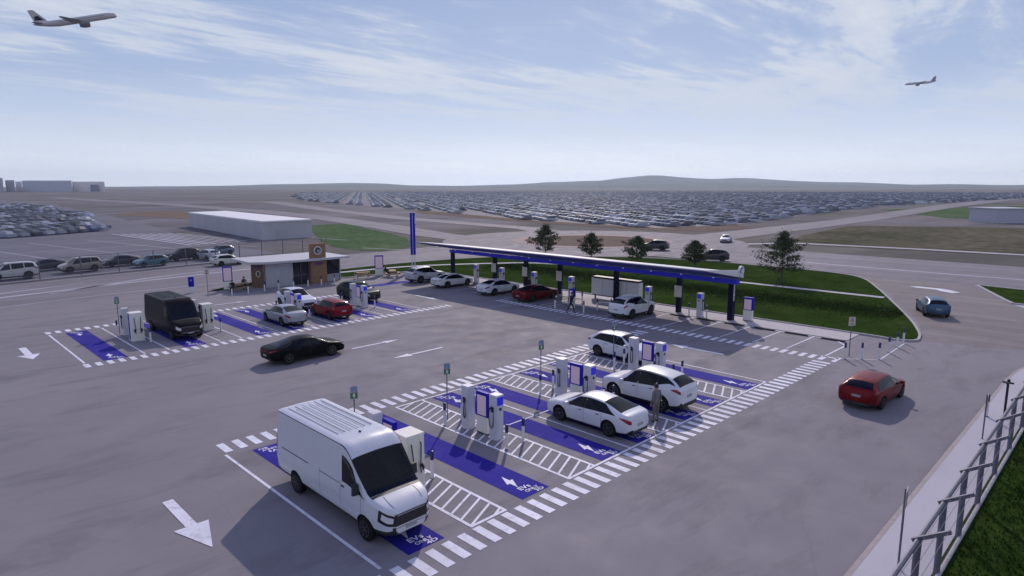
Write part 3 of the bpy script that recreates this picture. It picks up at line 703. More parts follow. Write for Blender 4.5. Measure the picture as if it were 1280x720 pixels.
car('hatchback','car','car',(.03,.09,.16),62.1,12.5,24,'teal blue car leaving on the entrance drive','moving cars on the lot')
car('hatchback','car','car',(.55,.55,.5),33.9,88.3,5,'small white hatchback on the road behind the kiosk',RK,metal=0)
car('people_mover','car','car',(.5,.5,.5),11.0,92.0,186,'white people mover parked behind the fence at the left edge',LK,metal=0,scale=(1.1,1,1.08))
car('people_mover','car','car',(.24,.22,.19),18.2,94.4,187,'beige people mover parked behind the west fence',LK)
car('sedan','car','car',(.05,.05,.07),15.3,99.0,187,'dark sedan poking out behind the beige people mover',LK)
car('hatchback','car','car',(.06,.16,.2),26.2,94.4,190,'teal hatchback parked behind the west fence',LK)
car('sedan','car','car',(.04,.045,.05),23.4,97.8,190,'dark sedan poking out behind the teal hatchback',LK)
car('suv','car','car',(.03,.035,.04),31.8,99.2,189,'dark suv behind the west fence left of the kiosk',LK)
car('hatchback','car','car',(.5,.5,.56),34.6,97.3,100,'small pale car behind the fence above the white hatchback on the road',LK)
car('hatchback','car','car',(.12,.16,.22),38.2,102.3,190,'blue grey hatchback behind the west fence, closest to the kiosk',LK)
car('suv','car','car',(.055,.055,.06),84.6,44.3,120,'black suv on the road beyond the tree on the right',RK)
car('suv','car','car',(.06,.06,.06),92.8,59.0,110,'black suv entering the roundabout',RK)
car('sedan','car','car',(.45,.45,.5),115.5,57.8,200,'silver car coming off the roundabout in the distance',RK,metal=.4)
def drop(o):
    for c in list(o.children): drop(c)
    bpy.data.objects.remove(o)
for p in PROTO.values(): drop(p)
# ------------------------------------------------------------------ chargers, totems, bollards
def make_charger():
    t=thing('ev_charger','p','charger')
    b=MB(); b.bbox(-.2,.2,-.22,.22,.0,1.86); b.box((0,0,1.9),(.42,.46,.08),taper=.94); b.bbox(-.17,.17,-.245,-.221,.35,1.5)
    b.build('housing',M['greyp'],t)
    MB().bbox(-.165,.165,-.2475,-.2205,1.5,1.86).build('screen',M['bluescreen'],t)
    MB().bbox(-.06,.06,-.256,-.2455,1.28,1.40).build('card_reader',M['blackp'],t)
    MB().bbox(-.23,.23,-.25,.25,-.0,.07).build('plinth',M['greyp'],t)
    for s in (-1,1):
        h=MB(); h.tube([(s*.21,-.02,1.36),(s*.27,.0,1.42),(s*.31,.08,1.36),(s*.30,.12,1.28)],[.04,.05,.045,.03],8); h.box((s*.23,0,1.3),(.06,.1,.2))
        c=h.build('connector',M['blackp'],t,smooth=True)
        p=[(s*.30,.12,1.28),(s*.31,.14,1.0),(s*.28,.12,.6),(s*.25,.04,.5),(s*.24,-.04,.62),(s*.225,-.05,.95),(s*.21,-.05,1.18)]
        MB().tube(p,.02,7).build('cable',M['blackp'],t,smooth=True)
        MB().bbox(s*.21-.012,s*.21+.012,-.1,.1,.5,1.2).build('holster',M['greyp'],t)
    return t
def make_cabinet():
    t=thing('wide_charger','p','charger')
    b=MB(); b.bbox(-.38,.38,-.4,.4,0,1.9); b.box((0,0,1.935),(.8,.84,.07),taper=.96); b.bbox(-.30,.30,-.425,-.401,.25,1.75)
    b.build('cabinet',M['cream'],t)
    MB().bbox(-.395,-.3805,.0,.26,.08,1.86).build('blue_panel',M['bluep'],t); MB().bbox(.3805,.395,.0,.26,.08,1.86).build('blue_panel',M['bluep'],t)
    MB().bbox(-.40,-.3955,.0,.26,1.35,1.38).build('trim_strip',M['whitep'],t)
    for s in (-1,1):
        MB().tube([(s*.19,-.42,1.66),(s*.2,-.47,1.6),(s*.17,-.49,1.2),(s*.14,-.50,.8),(s*.16,-.5,.55),(s*.19,-.48,.62)],.02,7).build('cable',M['blackp'],t,smooth=True)
        MB().tube([(s*.19,-.43,.80),(s*.2,-.5,.84),(s*.22,-.55,.76),(s*.22,-.55,.66)],[.04,.06,.05,.03],8).build('connector',M['blackp'],t,smooth=True)
    MB().bbox(-.40,.40,-.42,.42,-.0,.06).build('plinth',M['greyp'],t)
    return t
def make_totem(w=.66,h=1.85,d=.14,low=.42):
    t=thing('information_totem','p','totem'); zs=h*low
    MB().bbox(-w/2,w/2,-d/2,d/2,.05,zs).build('base_panel',M['cream'],t)
    f=MB(); f.bbox(-w/2-.03,w/2+.03,-d/2-.015,d/2+.015,zs,h); f.build('frame',M['bluep'],t)
    MB().bbox(-w/2+.06,w/2-.06,-d/2-.028,-d/2-.0155,zs+.06,h-.14).build('screen',M['screen'],t)
    MB().bbox(-w/2+.02,w/2-.02,-d/2-.02,d/2+.02,0,.05).build('plinth',M['blackp'],t)
    return t
def make_bollard():
    t=thing('bollard','p','bollard')
    MB().lathe([(.062,0),(.062,.72),(.06,.73)],n=14).build('post',M['whitep'],t,smooth=True)
    MB().lathe([(.066,.72),(.066,1.02),(.05,1.05),(.02,1.06)],n=14).build('cap',M['navycap'],t,smooth=True)
    MB().lathe([(.095,0),(.095,.02),(.07,.025)],n=14).build('base_plate',M['steel'],t)
    return t
def make_sign(h=2.7):
    t=thing('charging_sign','p','sign')
    MB().tube([(0,0,0),(0,0,h)],.025,8).build('pole',M['steel'],t,smooth=True)
    MB().box((0,-.03,h-.28),(.29,.012,.5)).build('panel',M['signgrey'],t)
    g=MB(); g.box((0,-.039,h-.42),(.29,.006,.24)); g.build('green_panel',M['signgreen'],t)
    s=MB(); s.box((-.07,-.039,h-.13),(.06,.006,.17)); s.box((.07,-.039,h-.13),(.06,.006,.17)); s.box((0,-.039,h-.12),(.08,.005,.04)); s.build('symbol',M['signblue'],t)
    s=MB(); s.add([(p[0],-.0435,p[1]+h-.43) for p in ((-.02,.11),(.04,.11),(.02,.02),(.07,.02),(-.03,-.11),(-.01,-.01),(-.06,-.01))],[tuple(range(7))]); s.build('bolt_symbol',M['whitep'],t)
    return t
M['navycap']=simple('navy_cap',(.012,.012,.10),.4,var=.1)
M['signgrey']=simple('sign_grey',(.27,.27,.33),.5); M['signgreen']=simple('sign_green',(.03,.17,.06),.5); M['signblue']=simple('sign_blue',(.10,.24,.42),.5)
ch=make_charger(); cb=make_cabinet(); tt=make_totem(); bo=make_bollard(); sg=make_sign()
GC='slim chargers'; GW='wide chargers'; GT='information totems between chargers'; GB='white bollards with dark blue caps'
def place(p,x,y,rz,label,group,z=0,name=None):
    o=dup(p,(x,y,z),R(rz),label); o['group']=group; 
    if name: o.name=name
    return o
isl=[(13.05,19.45,'nearest island group beside the white van',True),(17.8,19.45,'second island group, on the open hatched strip',False),(24.07,19.45,'third island group behind the white sedan',False),(30.42,19.45,'fourth island group beside the white hatchback',False)]
for x,y,w,wide in isl:
    if wide: place(cb,12.68,17.85,0,'cream wide charger with two black cables, right beside the white van nose',GW)
    else: place(ch,x,y-.72,0,'slim grey charger with blue screen, '+w,GC)
    place(tt,x,y+.1,-90,'cream totem with blue frame and pink screen, '+w,GT)
    place(ch,x-.02,y+1.05,180,'slim grey charger showing its plain back, '+w,GC)
    for k,(dx,dy,wd) in enumerate(((-.5,-1.85,'front left'),(.5,-1.8,'front right'),(-.62,1.95,'rear left'),(.48,2.05,'rear right'))):
        place(bo,x+dx,y+dy,0,'blue capped bollard, %s corner of the %s'%(wd,w),GB)
    place(sg,x-.1,y+2.4,-20,'green and grey sign on a thin pole, '+w,'green charging signs on poles')
fis=[(12.33,49.2,'far island group left of the black van',True),(17.0,49.2,'far island group right of the black van',True),(24.0,49.2,'far island group behind the silver sedan',False),(30.15,49.2,'far island group beside the dark green suv',False)]
for x,y,w,wide in fis:
    if wide: place(cb,x+.02,y-.2,0,'cream wide charger with two black cables, '+w,GW)
    else: place(ch,x,y-.72,0,'slim grey charger with blue screen, '+w,GC); place(tt,x,y+.1,-90,'cream totem with blue frame, '+w,GT)
    place(ch,x-.02,y+(2.2 if wide else 1.05),180,'slim grey charger turned away, '+w,GC)
    for dx,dy,wd in ((.48,-1.6,'front right'),(-.5,2.6 if wide else 2.2,'rear left')):
        place(bo,x+dx,y+dy,0,'blue capped bollard, %s corner of the %s'%(wd,w),GB)
place(sg,12.1,52.3,-20,'green sign on a pole at the left end of the far island','green charging signs on poles')
for y,w in ((52.68,'behind the white fastback, farthest under the canopy'),(48.6,'with the second column from the far end'),(43.9,'behind the dark red car, far side'),(39.05,'behind the walking person'),(30.4,'in front of the white suv with dark roof'),(25.5,'last one towards the near end of the canopy')):
    place(ch,47.1,y,-90,'slim grey charger under the canopy, '+w,'chargers under the canopy',.045)
o=make_totem(.7,1.86,.3,.46); tag(o,'white totem with blue top standing right of the last canopy column','totem'); o.location=(48.3,22.0,.045); o.rotation_euler[2]=R(-90)
o=make_totem(.42,1.75,.3,.6); tag(o,'small cream payment post with blue top behind the walking person','totem'); o.location=(42.6,35.2,.0); o.rotation_euler[2]=R(-90)
o=make_totem(.95,2.45,.12,.36); tag(o,'tall white totem with pink screen between the two picnic tables by the kiosk','totem'); o.location=(42.4,64.7,0); o.rotation_euler[2]=R(-30)
o=make_totem(.85,2.4,.12,.36); tag(o,'tall white totem with pink screen behind the picnic table left of the kiosk','totem'); o.location=(25.6,66.9,0); o.rotation_euler[2]=R(-22)
# blue notice board
t=thing('notice_board','bright blue notice board on a white foot left of the picnic table','sign',(22.2,67.4,0),R(-20))
MB().bbox(-.26,.26,-.06,.06,.62,1.6).build('blue_panel',M['bluep'],t); MB().bbox(-.26,.26,-.05,.05,0,.62).build('base_panel',M['whitep'],t)
s=MB(); s.add([(p[0],-.064,p[1]+1.25) for p in ((-.02,.09),(.04,.09),(.02,.02),(.06,.02),(-.03,-.09),(-.01,-.01),(-.05,-.01))],[tuple(range(7))]); s.build('bolt_symbol',M['whitep'],t)
# bollards elsewhere
bl=[(24.3,62.7,'in front of the picnic table left of the kiosk'),(26.0,62.95,'right of the picnic table left of the kiosk'),(27.7,63.05,"at the kiosk's left corner"),(29.15,63.0,'in front of the kiosk grey door'),(30.8,63.0,'in front of the right door edge of the kiosk'),(32.3,62.8,'in front of the kiosk glazing'),(33.75,62.6,'in front of the timber panel of the kiosk'),(35.3,62.6,'in front of the open right end of the kiosk'),(38.2,63.0,'between the kiosk and the right hand picnic tables')]
for x,y,w in bl: place(bo,x,y,0,'slim bollard '+w,'bollards along the kiosk')
bl=[(41.66,12.7,'first from the left of the bollard row at the lot exit'),(42.35,11.95,'second of the bollard row at the lot exit'),(43.1,11.2,'third of the bollard row, where the line bends'),(45.3,11.25,'fourth of the bollard row at the lot exit'),(47.2,11.25,'fifth of the bollard row at the lot exit'),(48.85,11.3,'last of the bollard row, next to the kerb tip')]
for x,y,w in bl: place(bo,x,y,0,'blue capped bollard, '+w,'bollards at the lot exit')
bl=[(41.6,36.3,0,'beside the dark red car, left of the walking person'),(41.7,33.2,0,'right behind the walking person'),(43.4,33.1,0,'at the left end of the white rail'),(44.1,32.15,0,'at the right end of the white rail'),(44.9,35.95,.043,'on the paving between walking person and charger'),(46.5,39.7,.045,'left of the charger behind the walking person'),(46.5,38.3,.045,'right of the charger behind the walking person'),(46.7,26.25,.045,'left of the last canopy charger'),(46.9,24.8,.045,'right of the last canopy charger'),(46.6,29.7,.045,'right of the charger at the white suv'),(46.6,31.1,.045,'left of the charger at the white suv')]
for x,y,z,w in bl: place(bo,x,y,0,'blue capped bollard '+w,'bollards under the canopy',z)
place(bo,35.5,4.6,0,'single blue capped bollard standing on the footpath by the fence',GB,.035)
MB().bar((43.46,33.04,.72),(44.05,32.2,.72),.05,.09).build('barrier_rail',M['whitep'])
tag(bpy.data.objects['barrier_rail'],'short white rail joining two bollards under the canopy','rail')
# road signs
def plain_sign(x,y,h,rz,label,w=.45,ph=.55,face=M['signpale'] if 'signpale' in M else None):
    t=thing('road_sign',label,'sign',(x,y,0),R(rz))
    MB().tube([(0,0,0),(0,0,h)],.028,8).build('pole',M['steel'],t,smooth=True)
    MB().box((0,-.035,h-ph/2),(w,.015,ph)).build('panel',face,t)
    s=MB(); s.lathe([(.13,-.048),(.13,-.044)],(0,0,h-.2),n=18,axis='y'); s.build('red_ring',M['signred'],t)
    s=MB(); s.lathe([(.095,-.053),(.095,-.049)],(0,0,h-.2),n=18,axis='y'); s.build('ring_centre',face,t)
    s=MB(); s.box((0,-.056,h-.2),(.05,.004,.13)); s.box((0,-.046,h-.44),(.28,.005,.05)); s.build('symbol',M['blackp'],t)
    return t
M['signpale']=simple('sign_face',(.55,.5,.5),.5); M['signred']=simple('sign_red',(.35,.03,.02),.5)
face=M['signpale']
plain_sign(42.6,12.75,2.5,-35,'pale parking sign with dark symbol behind the row of exit bollards',face=face)
plain_sign(19.25,4.05,2.35,8,'parking sign seen edge on at the footpath in the lower right corner',face=face)
plain_sign(32.1,4.2,1.95,8,'parking sign seen edge on farther up the footpath',face=face)
plain_sign(22.5,63.9,2.7,0,'grey sign on a pole left of the picnic table by the kiosk',face=face)
plain_sign(57.5,67.5,2.4,0,'small grey sign beside the footpath left of the tall blue pylon',face=face) if 0 else None
t=thing('camera_post','black post with a small cross shaped head beside the fence','post',(35.95,4.0,.035))
MB().tube([(0,0,0),(0,0,1.6)],.05,8).build('pole',M['blackp'],t,smooth=True)
h=MB(); h.box((0,0,1.64),(.5,.1,.07)); h.box((0,0,1.64),(.1,.42,.07)); h.box((.15,0,1.72),(.16,.1,.08)); h.build('head',M['blackp'],t)
# tall pylon sign
t=thing('pylon_sign','tall narrow royal blue pylon with a pale stripe beside the canopy end','sign',(48.3,65.9,0),R(-45))
MB().bbox(-.30,.30,-.15,.15,2.0,7.25).build('blue_panel',M['bluep'],t)
MB().bbox(-.05,.07,-.165,-.151,2.05,7.2).build('pale_stripe',simple('pale_blue',(.22,.25,.62),.4),t)
MB().bbox(.302,.36,-.14,.14,5.9,6.9).build('side_panel',M['whitep'],t)
for x in (-.18,.18): MB().bbox(x-.05,x+.05,-.06,.06,0,2.0).build('leg',M['whitep'],t)
MB().box((0,0,.06),(.8,.5,.12)).build('footing',M['kerb'],t)
# ------------------------------------------------------------------ canopy
t=thing('charging_canopy','long dark blue canopy with white tapered roof over the row of bays','canopy',(47.6,40,0)); cx0,cy0=47.6,40
def loc(o): o.location=(-cx0,-cy0,0); return o
ya,yb=22.6,57.6
sec=[(42.6,4.49),(48.2,3.84),(48.2,3.42),(42.6,4.42)]
def ext(mb,sec,y0,y1,m=0):
    n=len(sec); vs=[(p[0],y0,p[1]) for p in sec]+[(p[0],y1,p[1]) for p in sec]
    mb.add(vs,[tuple(range(n)),tuple(range(n,2*n))[::-1]]+[(i,(i+1)%n,n+(i+1)%n,n+i) for i in range(n)],m)
r=MB(); ext(r,sec,ya,yb); loc(r.build('roof',[simple('roof_white',(.52,.51,.54),.45,var=.06)],t))
ef=MB(); ext(ef,[(42.6,4.52),(48.2,4.02),(48.2,3.40),(42.6,4.40)],ya-.09,ya-.003); loc(ef.build('end_fascia',M['whitep'],t))
u=MB(); ext(u,[(42.75,4.39),(48.15,3.415),(48.15,3.36),(42.75,4.34)],ya+.06,yb-.06)
# underside with longitudinal ribs
for i in range(9):
    x=43.2+i*.55; z=4.34-(x-42.75)*.1815; u.bbox(x-.03,x+.03,ya+.1,yb-.1,z-.07,z)
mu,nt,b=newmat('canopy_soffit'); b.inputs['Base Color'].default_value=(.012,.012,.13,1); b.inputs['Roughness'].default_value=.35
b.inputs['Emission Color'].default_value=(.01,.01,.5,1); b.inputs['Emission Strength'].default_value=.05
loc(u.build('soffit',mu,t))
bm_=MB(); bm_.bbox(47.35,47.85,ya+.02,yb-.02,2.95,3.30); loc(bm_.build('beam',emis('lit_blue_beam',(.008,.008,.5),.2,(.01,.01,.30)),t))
colY=[23.1,27.75,34.2,40.9,45.55,50.2,57.3]
for i,y in enumerate(colY):
    w=.42 if i in (0,) else .36
    c=loc(MB().bbox(47.6-w/2,47.6+w/2,y-w/2,y+w/2,0.04,2.945).build('column',M['navy'],t))
    if i in (1,3,4,5): MB().bbox(47.6-w/2-.06,47.6-w/2-.001,y-.33,y+.33,1.35,2.3).build('column_sign',simple('sign_white_%d'%i,(.62,.56,.55),.5),c)
for y in np.arange(24.6,57,2.9):
    loc(MB().box((47.33,float(y),3.3),(.03,.07,.03)).build('downlight',emis('lamp',(1,.95,1),.9) if 'lamp' not in bpy.data.materials else bpy.data.materials['lamp'],t))
ds=MB(); ds.lathe([(.40,22.42),(.42,22.46),(.42,22.56),(.40,22.585)],(47.7,0,3.98),n=28,axis='y'); loc(ds.build('round_sign',M['whitep'],t))
q=MB(); pts=[]
for k in range(9): a=R(70+k*17); pts.append((47.7+.26*math.cos(a),22.405,3.98+.26*math.sin(a)))
q.tube(pts,.04,6); loc(q.build('swoosh_mark',M['bluep'],t))
q=MB(); q.lathe([(.09,22.40),(.09,22.415)],(47.72,0,3.82),n=14,axis='y'); loc(q.build('dot_mark',simple('sage',(.4,.5,.4),.5),t))
L_=MB(); g=text_geo('CHARGING',.3,.02); mx=sum(v[0] for v in g[0])/len(g[0])
# vertical lettering reading downwards on the end column
L_.add([(47.55+(v[1]-.1)*.95,22.886,2.35-v[0]*.95) for v in g[0]],g[1]); loc(L_.build('lettering',M['whitep'],t))
# enclosure under the canopy
t=thing('white_enclosure','long white equipment enclosure with dark top under the canopy','enclosure',(48.2,34.6,.045))
MB().bbox(-.3,.3,-2.65,2.65,.42,1.95).build('white_panel',M['whitep'],t); MB().bbox(-.34,.34,-2.6,2.5,1.95,2.12).build('dark_top',M['blackp'],t)
MB().bbox(-.25,.25,-2.6,2.6,.36,.42).build('base_rail',M['blackp'],t)
for y in (-2.4,0,2.4): MB().bbox(-.06,.06,y-.06,y+.06,0,.36).build('leg',M['steel'],t)
for y in (-1.33,1.33): MB().bbox(-.31,-.3005,y-.008,y+.008,.5,1.9).build('panel_joint',M['trim'],t)
# ------------------------------------------------------------------ fences
def chain(name,c,scale=26):
    m,nt,b=newmat(name); b.inputs['Base Color'].default_value=(*c,1); b.inputs['Metallic'].default_value=.5; b.inputs['Roughness'].default_value=.5
    tc=nt.nodes.new('ShaderNodeTexCoord'); sep=nt.nodes.new('ShaderNodeSeparateXYZ'); nt.links.new(tc.outputs['Object'],sep.inputs[0])
    outs=[]
    for op in ('ADD','SUBTRACT'):
        a=nt.nodes.new('ShaderNodeMath'); a.operation=op; nt.links.new(sep.outputs[0],a.inputs[0]); nt.links.new(sep.outputs[2],a.inputs[1])
        k=nt.nodes.new('ShaderNodeMath'); k.operation='MULTIPLY'; k.inputs[1].default_value=scale*.5; nt.links.new(a.outputs[0],k.inputs[0])
        f=nt.nodes.new('ShaderNodeMath'); f.operation='FRACT'; nt.links.new(k.outputs[0],f.inputs[0])
        l=nt.nodes.new('ShaderNodeMath'); l.operation='LESS_THAN'; l.inputs[1].default_value=.07; nt.links.new(f.outputs[0],l.inputs[0]); outs.append(l.outputs[0])
    mx=nt.nodes.new('ShaderNodeMath'); mx.operation='MAXIMUM'; nt.links.new(outs[0],mx.inputs[0]); nt.links.new(outs[1],mx.inputs[1])
    nt.links.new(mx.outputs[0],b.inputs['Alpha']); return m
M['mesh']=chain('chain_link',(.3,.3,.34))
t=thing('security_fence','grey galvanised security fence with angled arms along the footpath in the lower right','fence',(14,3.2,0))
xs=[0.2,2.9,5.5,8.15,11.0,14.05,17.3,20.6,23.9,27.2,30.5]
for x in xs:
    p=MB(); p.tube([(x,0,0),(x,0,2.2)],.08,10); pp=p.build('post',M['steel'],t,smooth=True)
    MB().bar((x,.12,2.13),(x,-.62,2.62),.10,.09).build('outrigger_arm',M['steel'],pp)
MB().tube([(-14,0,2.17),(30.6,0,2.17)],.06,8).build('top_rail',M['steel'],t,smooth=True)
MB().tube([(-14,-.06,.12),(30.6,-.06,.12)],.06,8).build('bottom_rail',M['kerb'],t,smooth=True)
for i,(y,z) in enumerate(((-.15,2.33),(-.36,2.47),(-.58,2.61))): MB().tube([(-14,y,z),(30.6,y,z)],.006,5).build('barbed_wire',M['steel'],t)
MB().add([(-14,0,.1),(30.6,0,.1),(30.6,0,2.15),(-14,0,2.15)],[(0,1,2,3)]).build('chain_mesh',M['mesh'],t)
ang=math.atan2(.165,1)
t=thing('west_fence','low grey chain link fence on round posts along the public road on the left','fence',(9.3,88.4,0),ang)
n=0
for x in [-22,-17.5,-13,-8.5,-4.2,0,4.0,8.2,12.4,16.6,20.8,25.0,28.6,32.2,35.8,39.4,43]:
    MB().tube([(x,0,0),(x,0,2.35)],.06,8).build('post',M['steel'],t,smooth=True)
MB().tube([(-24,0,2.33),(43,0,2.33)],.03,6).build('top_rail',M['steel'],t)
MB().tube([(-24,0,.5),(43,0,.5)],.02,6).build('bottom_rail',M['steel'],t)
MB().add([(-24,0,.05),(43,0,.05),(43,0,2.3),(-24,0,2.3)],[(0,1,2,3)]).build('chain_mesh',chain('chain_link_far',(.28,.28,.33),14),t)
MB().bbox(-24,43,-.15,.15,-.02,.1).build('concrete_sill',M['kerb'],t)
for p in (ch,cb,tt,bo,sg): drop(p)
# ------------------------------------------------------------------ kiosk and buildings
t=thing('kiosk','flat roofed kiosk with timber panels, grey doors and dark glazing','building',(33,67.5,0)); 
def K(mb,name,mat,parent=None,**k):
    o=mb.build(name,mat,parent or t,**k)
    o.location=(-33,-67.5,0) if parent is None else (0,0,0); return o
M['wood_dark']=simple('timber_dark',(.15,.085,.05),.7,var=.25,scale=3)
M['wood_panel']=simple('timber_cladding',(.25,.135,.07),.65,var=.2,scale=3); M['roofw']=simple('kiosk_roof',(.46,.45,.48),.5,var=.06)
M['darkglass']=simple('dark_glazing',(.02,.022,.03),.08); M['doorg']=simple('door_grey',(.38,.38,.42),.5,var=.05); M['purple']=simple('purple_letters',(.08,.02,.25),.5)
K(MB().prism([(28.7,65.2),(31.7,64.85),(31.7,70.5),(30.4,70.5),(28.2,66.5)],0,2.55),'wall',M['doorg'])
K(MB().prism([(27.98,66.75),(28.74,65.12),(28.85,65.2),(28.3,66.8)],0,2.54),'timber_wall',M['wood_dark'])
K(MB().bbox(31.7,35.5,67.6,70.5,0,2.5),'back_wall',M['doorg']); K(MB().bbox(31.7,33.6,65.0,67.6,0,2.5),'glazing',M['darkglass'])
mu_=MB(); 
for x in (31.72,32.65,33.58): mu_.bbox(x-.03,x+.03,64.93,65.0,0,2.5)
mu_.bbox(31.7,33.6,64.94,64.99,1.0,1.06); K(mu_,'window_frame',M['steel'])
K(MB().bbox(33.6,35.5,64.5,67.6,0,2.52),'timber_panel',M['wood_panel'])
K(MB().bbox(35.5,37.4,65.2,69.5,.75,2.45),'serving_hatch',M['darkglass']); K(MB().bbox(35.5,37.3,65.1,65.3,0,.75),'counter_wall',M['doorg']); 
fr=MB(); fr.bbox(37.38,37.46,65.0,69.6,.0,2.5); fr.bbox(35.5,37.46,64.98,65.18,.7,.78); fr.bbox(35.5,37.46,65.0,65.18,2.42,2.5); K(fr,'hatch_frame',M['roofw'])
d=MB()
for x0,x1 in ((29.0,30.0),(30.05,30.5),(30.6,31.35)):
    ya_=65.2-(x0-28.7)*.1167-.02; yb_=65.2-(x1-28.7)*.1167-.02
    d.add([(x0,ya_,.05),(x1,yb_,.05),(x1,yb_,2.2),(x0,ya_,2.2)],[(0,1,2,3)])
K(d,'door',M['doorg'])
e=MB(); 
for x in (30.02,31.4): e.bar((x,65.15-(x-28.7)*.1167,.05),(x,65.15-(x-28.7)*.1167,2.3),.07,.03)
e.bar((30.0,64.97,2.3),(31.42,64.81,2.3),.05,.07); K(e,'door_frame',M['whitep'])
r=MB(); r.prism([(27.3,65.6),(28.6,64.6),(33,63.95),(38.0,63.9),(38.2,70.9),(27.6,70.9)],2.55,2.78); K(r,'roof',M['roofw'])
s=MB(); s.bbox(33.5,35.4,64.42,64.6,2.785,4.35); bx=K(s,'sign_box',M['wood_panel'])
q=MB(); q.lathe([(.46,64.395),(.46,64.415)],(34.45,0,3.6),n=28,axis='y'); K(q,'round_logo',M['whitep'],bx)
q=MB(); q.lathe([(.36,64.385),(.36,64.392)],(34.45,0,3.6),n=28,axis='y'); K(q,'logo_disc',simple('dark_green',(.02,.05,.04),.5),bx)
q=MB(); q.lathe([(.2,64.375),(.2,64.383)],(34.52,0,3.52),n=20,axis='y'); K(q,'logo_cup',M['signgrey'],bx)
g=text_geo('CAFE',.42,.02); q=MB(); q.add([(34.5+v[0],64.49,2.0+v[1]) for v in g[0]],g[1]); K(q,'lettering',M['purple'])
nv=Vector((-.9,-.43,0)); 
c0=Vector((28.36,65.83,1.45)); tx=Vector((.43,-.9,0))
q=MB(); ring=[c0+nv*.03+tx*.3*math.cos(k*math.pi/10)*(.9)+Vector((0,0,.3*math.sin(k*math.pi/10))) for k in range(21)]
q.tube(ring,.035,6); K(q,'side_logo',M['whitep'])
q=MB(); q.add([tuple(c0+nv*.05+tx*(v[0]*.75)+Vector((0,0,.62+v[1]*.8))) for v in g[0]],g[1]); K(q,'side_lettering',M['purple'])
# picnic tables
def make_table():
    t=thing('picnic_table','p','table')
    top=MB(); 
    for i in range(5): top.bbox(-.9,.9,-.38+i*.155,-.38+i*.155+.14,.72,.765)
    top.build('tabletop',M['wood'],t)
    for s in (-1,1):
        b=MB(); b.bbox(-.9,.9,s*.75-.14,s*.75-.01,.43,.47); b.bbox(-.9,.9,s*.75+.01,s*.75+.14,.43,.47); b.build('bench',M['wood'],t)
        l=MB(); l.bar((s*.65,-.62,0),(s*.65,-.2,.72),.05,.1); l.bar((s*.65,.62,0),(s*.65,.2,.72),.05,.1); l.bbox(s*.65-.025,s*.65+.025,-.88,.88,.33,.43); l.build('leg_frame',M['wood'],t)
    return t
pt=make_table(); tag(pt,'timber picnic table left of the kiosk with two people at it',None,'timber picnic tables'); pt.location=(26.1,65.2,0); pt.rotation_euler[2]=R(10)
dup(pt,(39.7,64.0,0),R(-25),'empty timber picnic table right of the kiosk'); dup(pt,(43.1,63.0,0),R(60),'timber picnic table right of the tall totem with people sitting at it')
def clad(name,c,f):
    m,nt,b=newmat(name); v=coords(nt,(1,1,0)); wv=nt.nodes.new('ShaderNodeTexWave'); wv.inputs['Scale'].default_value=f; wv.inputs['Distortion'].default_value=0; wv.bands_direction='DIAGONAL'
    nt.links.new(v,wv.inputs['Vector']); st=noise(nt,.12,5,.65,coords(nt,(1,1,.3)))
    c1=mix(nt,1.0,ramp(nt,wv.outputs[1],[(.0,tuple(x*.93 for x in c)),(.2,c),(1,c)]),ramp(nt,st,[(.3,(.86,)*3),(.7,(1.05,)*3)]),'MULTIPLY')
    nt.links.new(c1,b.inputs['Base Color']); b.inputs['Roughness'].default_value=.6; return m
# warehouse and distant buildings
t=thing('warehouse','long low grey warehouse with white flat roof beyond the fence','building')
P=[(55.3,125.0),(66.2,125.7),(72,186),(60.6,181.8)]; h=3.45
MB().prism(P,-.1,h).build('wall',clad('pale_cladding',(.46,.45,.49),2.2),t)
c=Vector((63.5,154)); P2=[tuple(c+(Vector(p)-c)*1.006) for p in P]
MB().prism(P2,h+.003,h+.28).build('roof',simple('white_roofing',(.72,.72,.75),.6,var=.04),t)
d=MB(); d.bar((58.0,125.15,.9),(60.6,125.32,.9),.06,2.0); d.build('roller_door',M['doorg'],t)
def abox(name,mats,label,px0,px1,D,h,depth,col_=(.3,.31,.36),roof=(.5,.5,.55),z0=-.2,door=None):
    t=thing(name,label,'building')
    def pt_(px,d): 
        a=(px-640)/814; f=d; return ((f+a*f)/2**.5,(f-a*f)/2**.5)
    P=[pt_(px0,D),pt_(px1,D),pt_(px1,D+depth),pt_(px0,D+depth)]
    MB().prism(P,z0,h).build('wall',simple(name+'_wall',col_,.8,var=.06,scale=.02),t)
    MB().prism(P,h+.01,h+.6).build('roof',simple(name+'_roof',roof,.7,var=.04,scale=.05),t)
    return t,pt_
t,pt_=abox('hangar',0,'large pale grey hangar on the horizon at the left, widest of the far buildings',28,90,1300,21.5,120,(.50,.51,.57))
t2,_=abox('hangar_annex',0,'cream building joined to the right end of the hangar on the horizon',90.5,131,1330,19.5,90,(.74,.70,.68))
q=MB(); q.prism([pt_(113,1325),pt_(122.5,1325),pt_(122.5,1329.5),pt_(113,1329.5)],0,14); q.build('hangar_door',simple('hangar_door',(.22,.23,.28),.7),t2)
abox('grey_shed',0,'small grey shed between the white strip and the hangar at the far left',7,18.5,1280,22,60,(.38,.39,.44))
abox('pale_block',0,'pale narrow block left of the hangar on the horizon',19.5,27.5,1350,20,60,(.74,.74,.8))
abox('tall_block',0,'tallest grey block cut by the left edge of the photo',-14,4.3,1250,26,60,(.38,.39,.44))
t=thing('shed','small pale shed at the right edge in the middle distance','building')
MB().prism([(230.7,33.0),(238,26),(246,34),(238.6,41)],-.1,4.0).build('wall',simple('shed_wall',(.42,.42,.48),.7),t); MB().prism([(230.3,33.0),(238,25.5),(246.5,34),(238.6,41.5)],4.01,4.3).build('roof',simple('shed_roof',(.5,.5,.55),.7),t)
cp=MB()
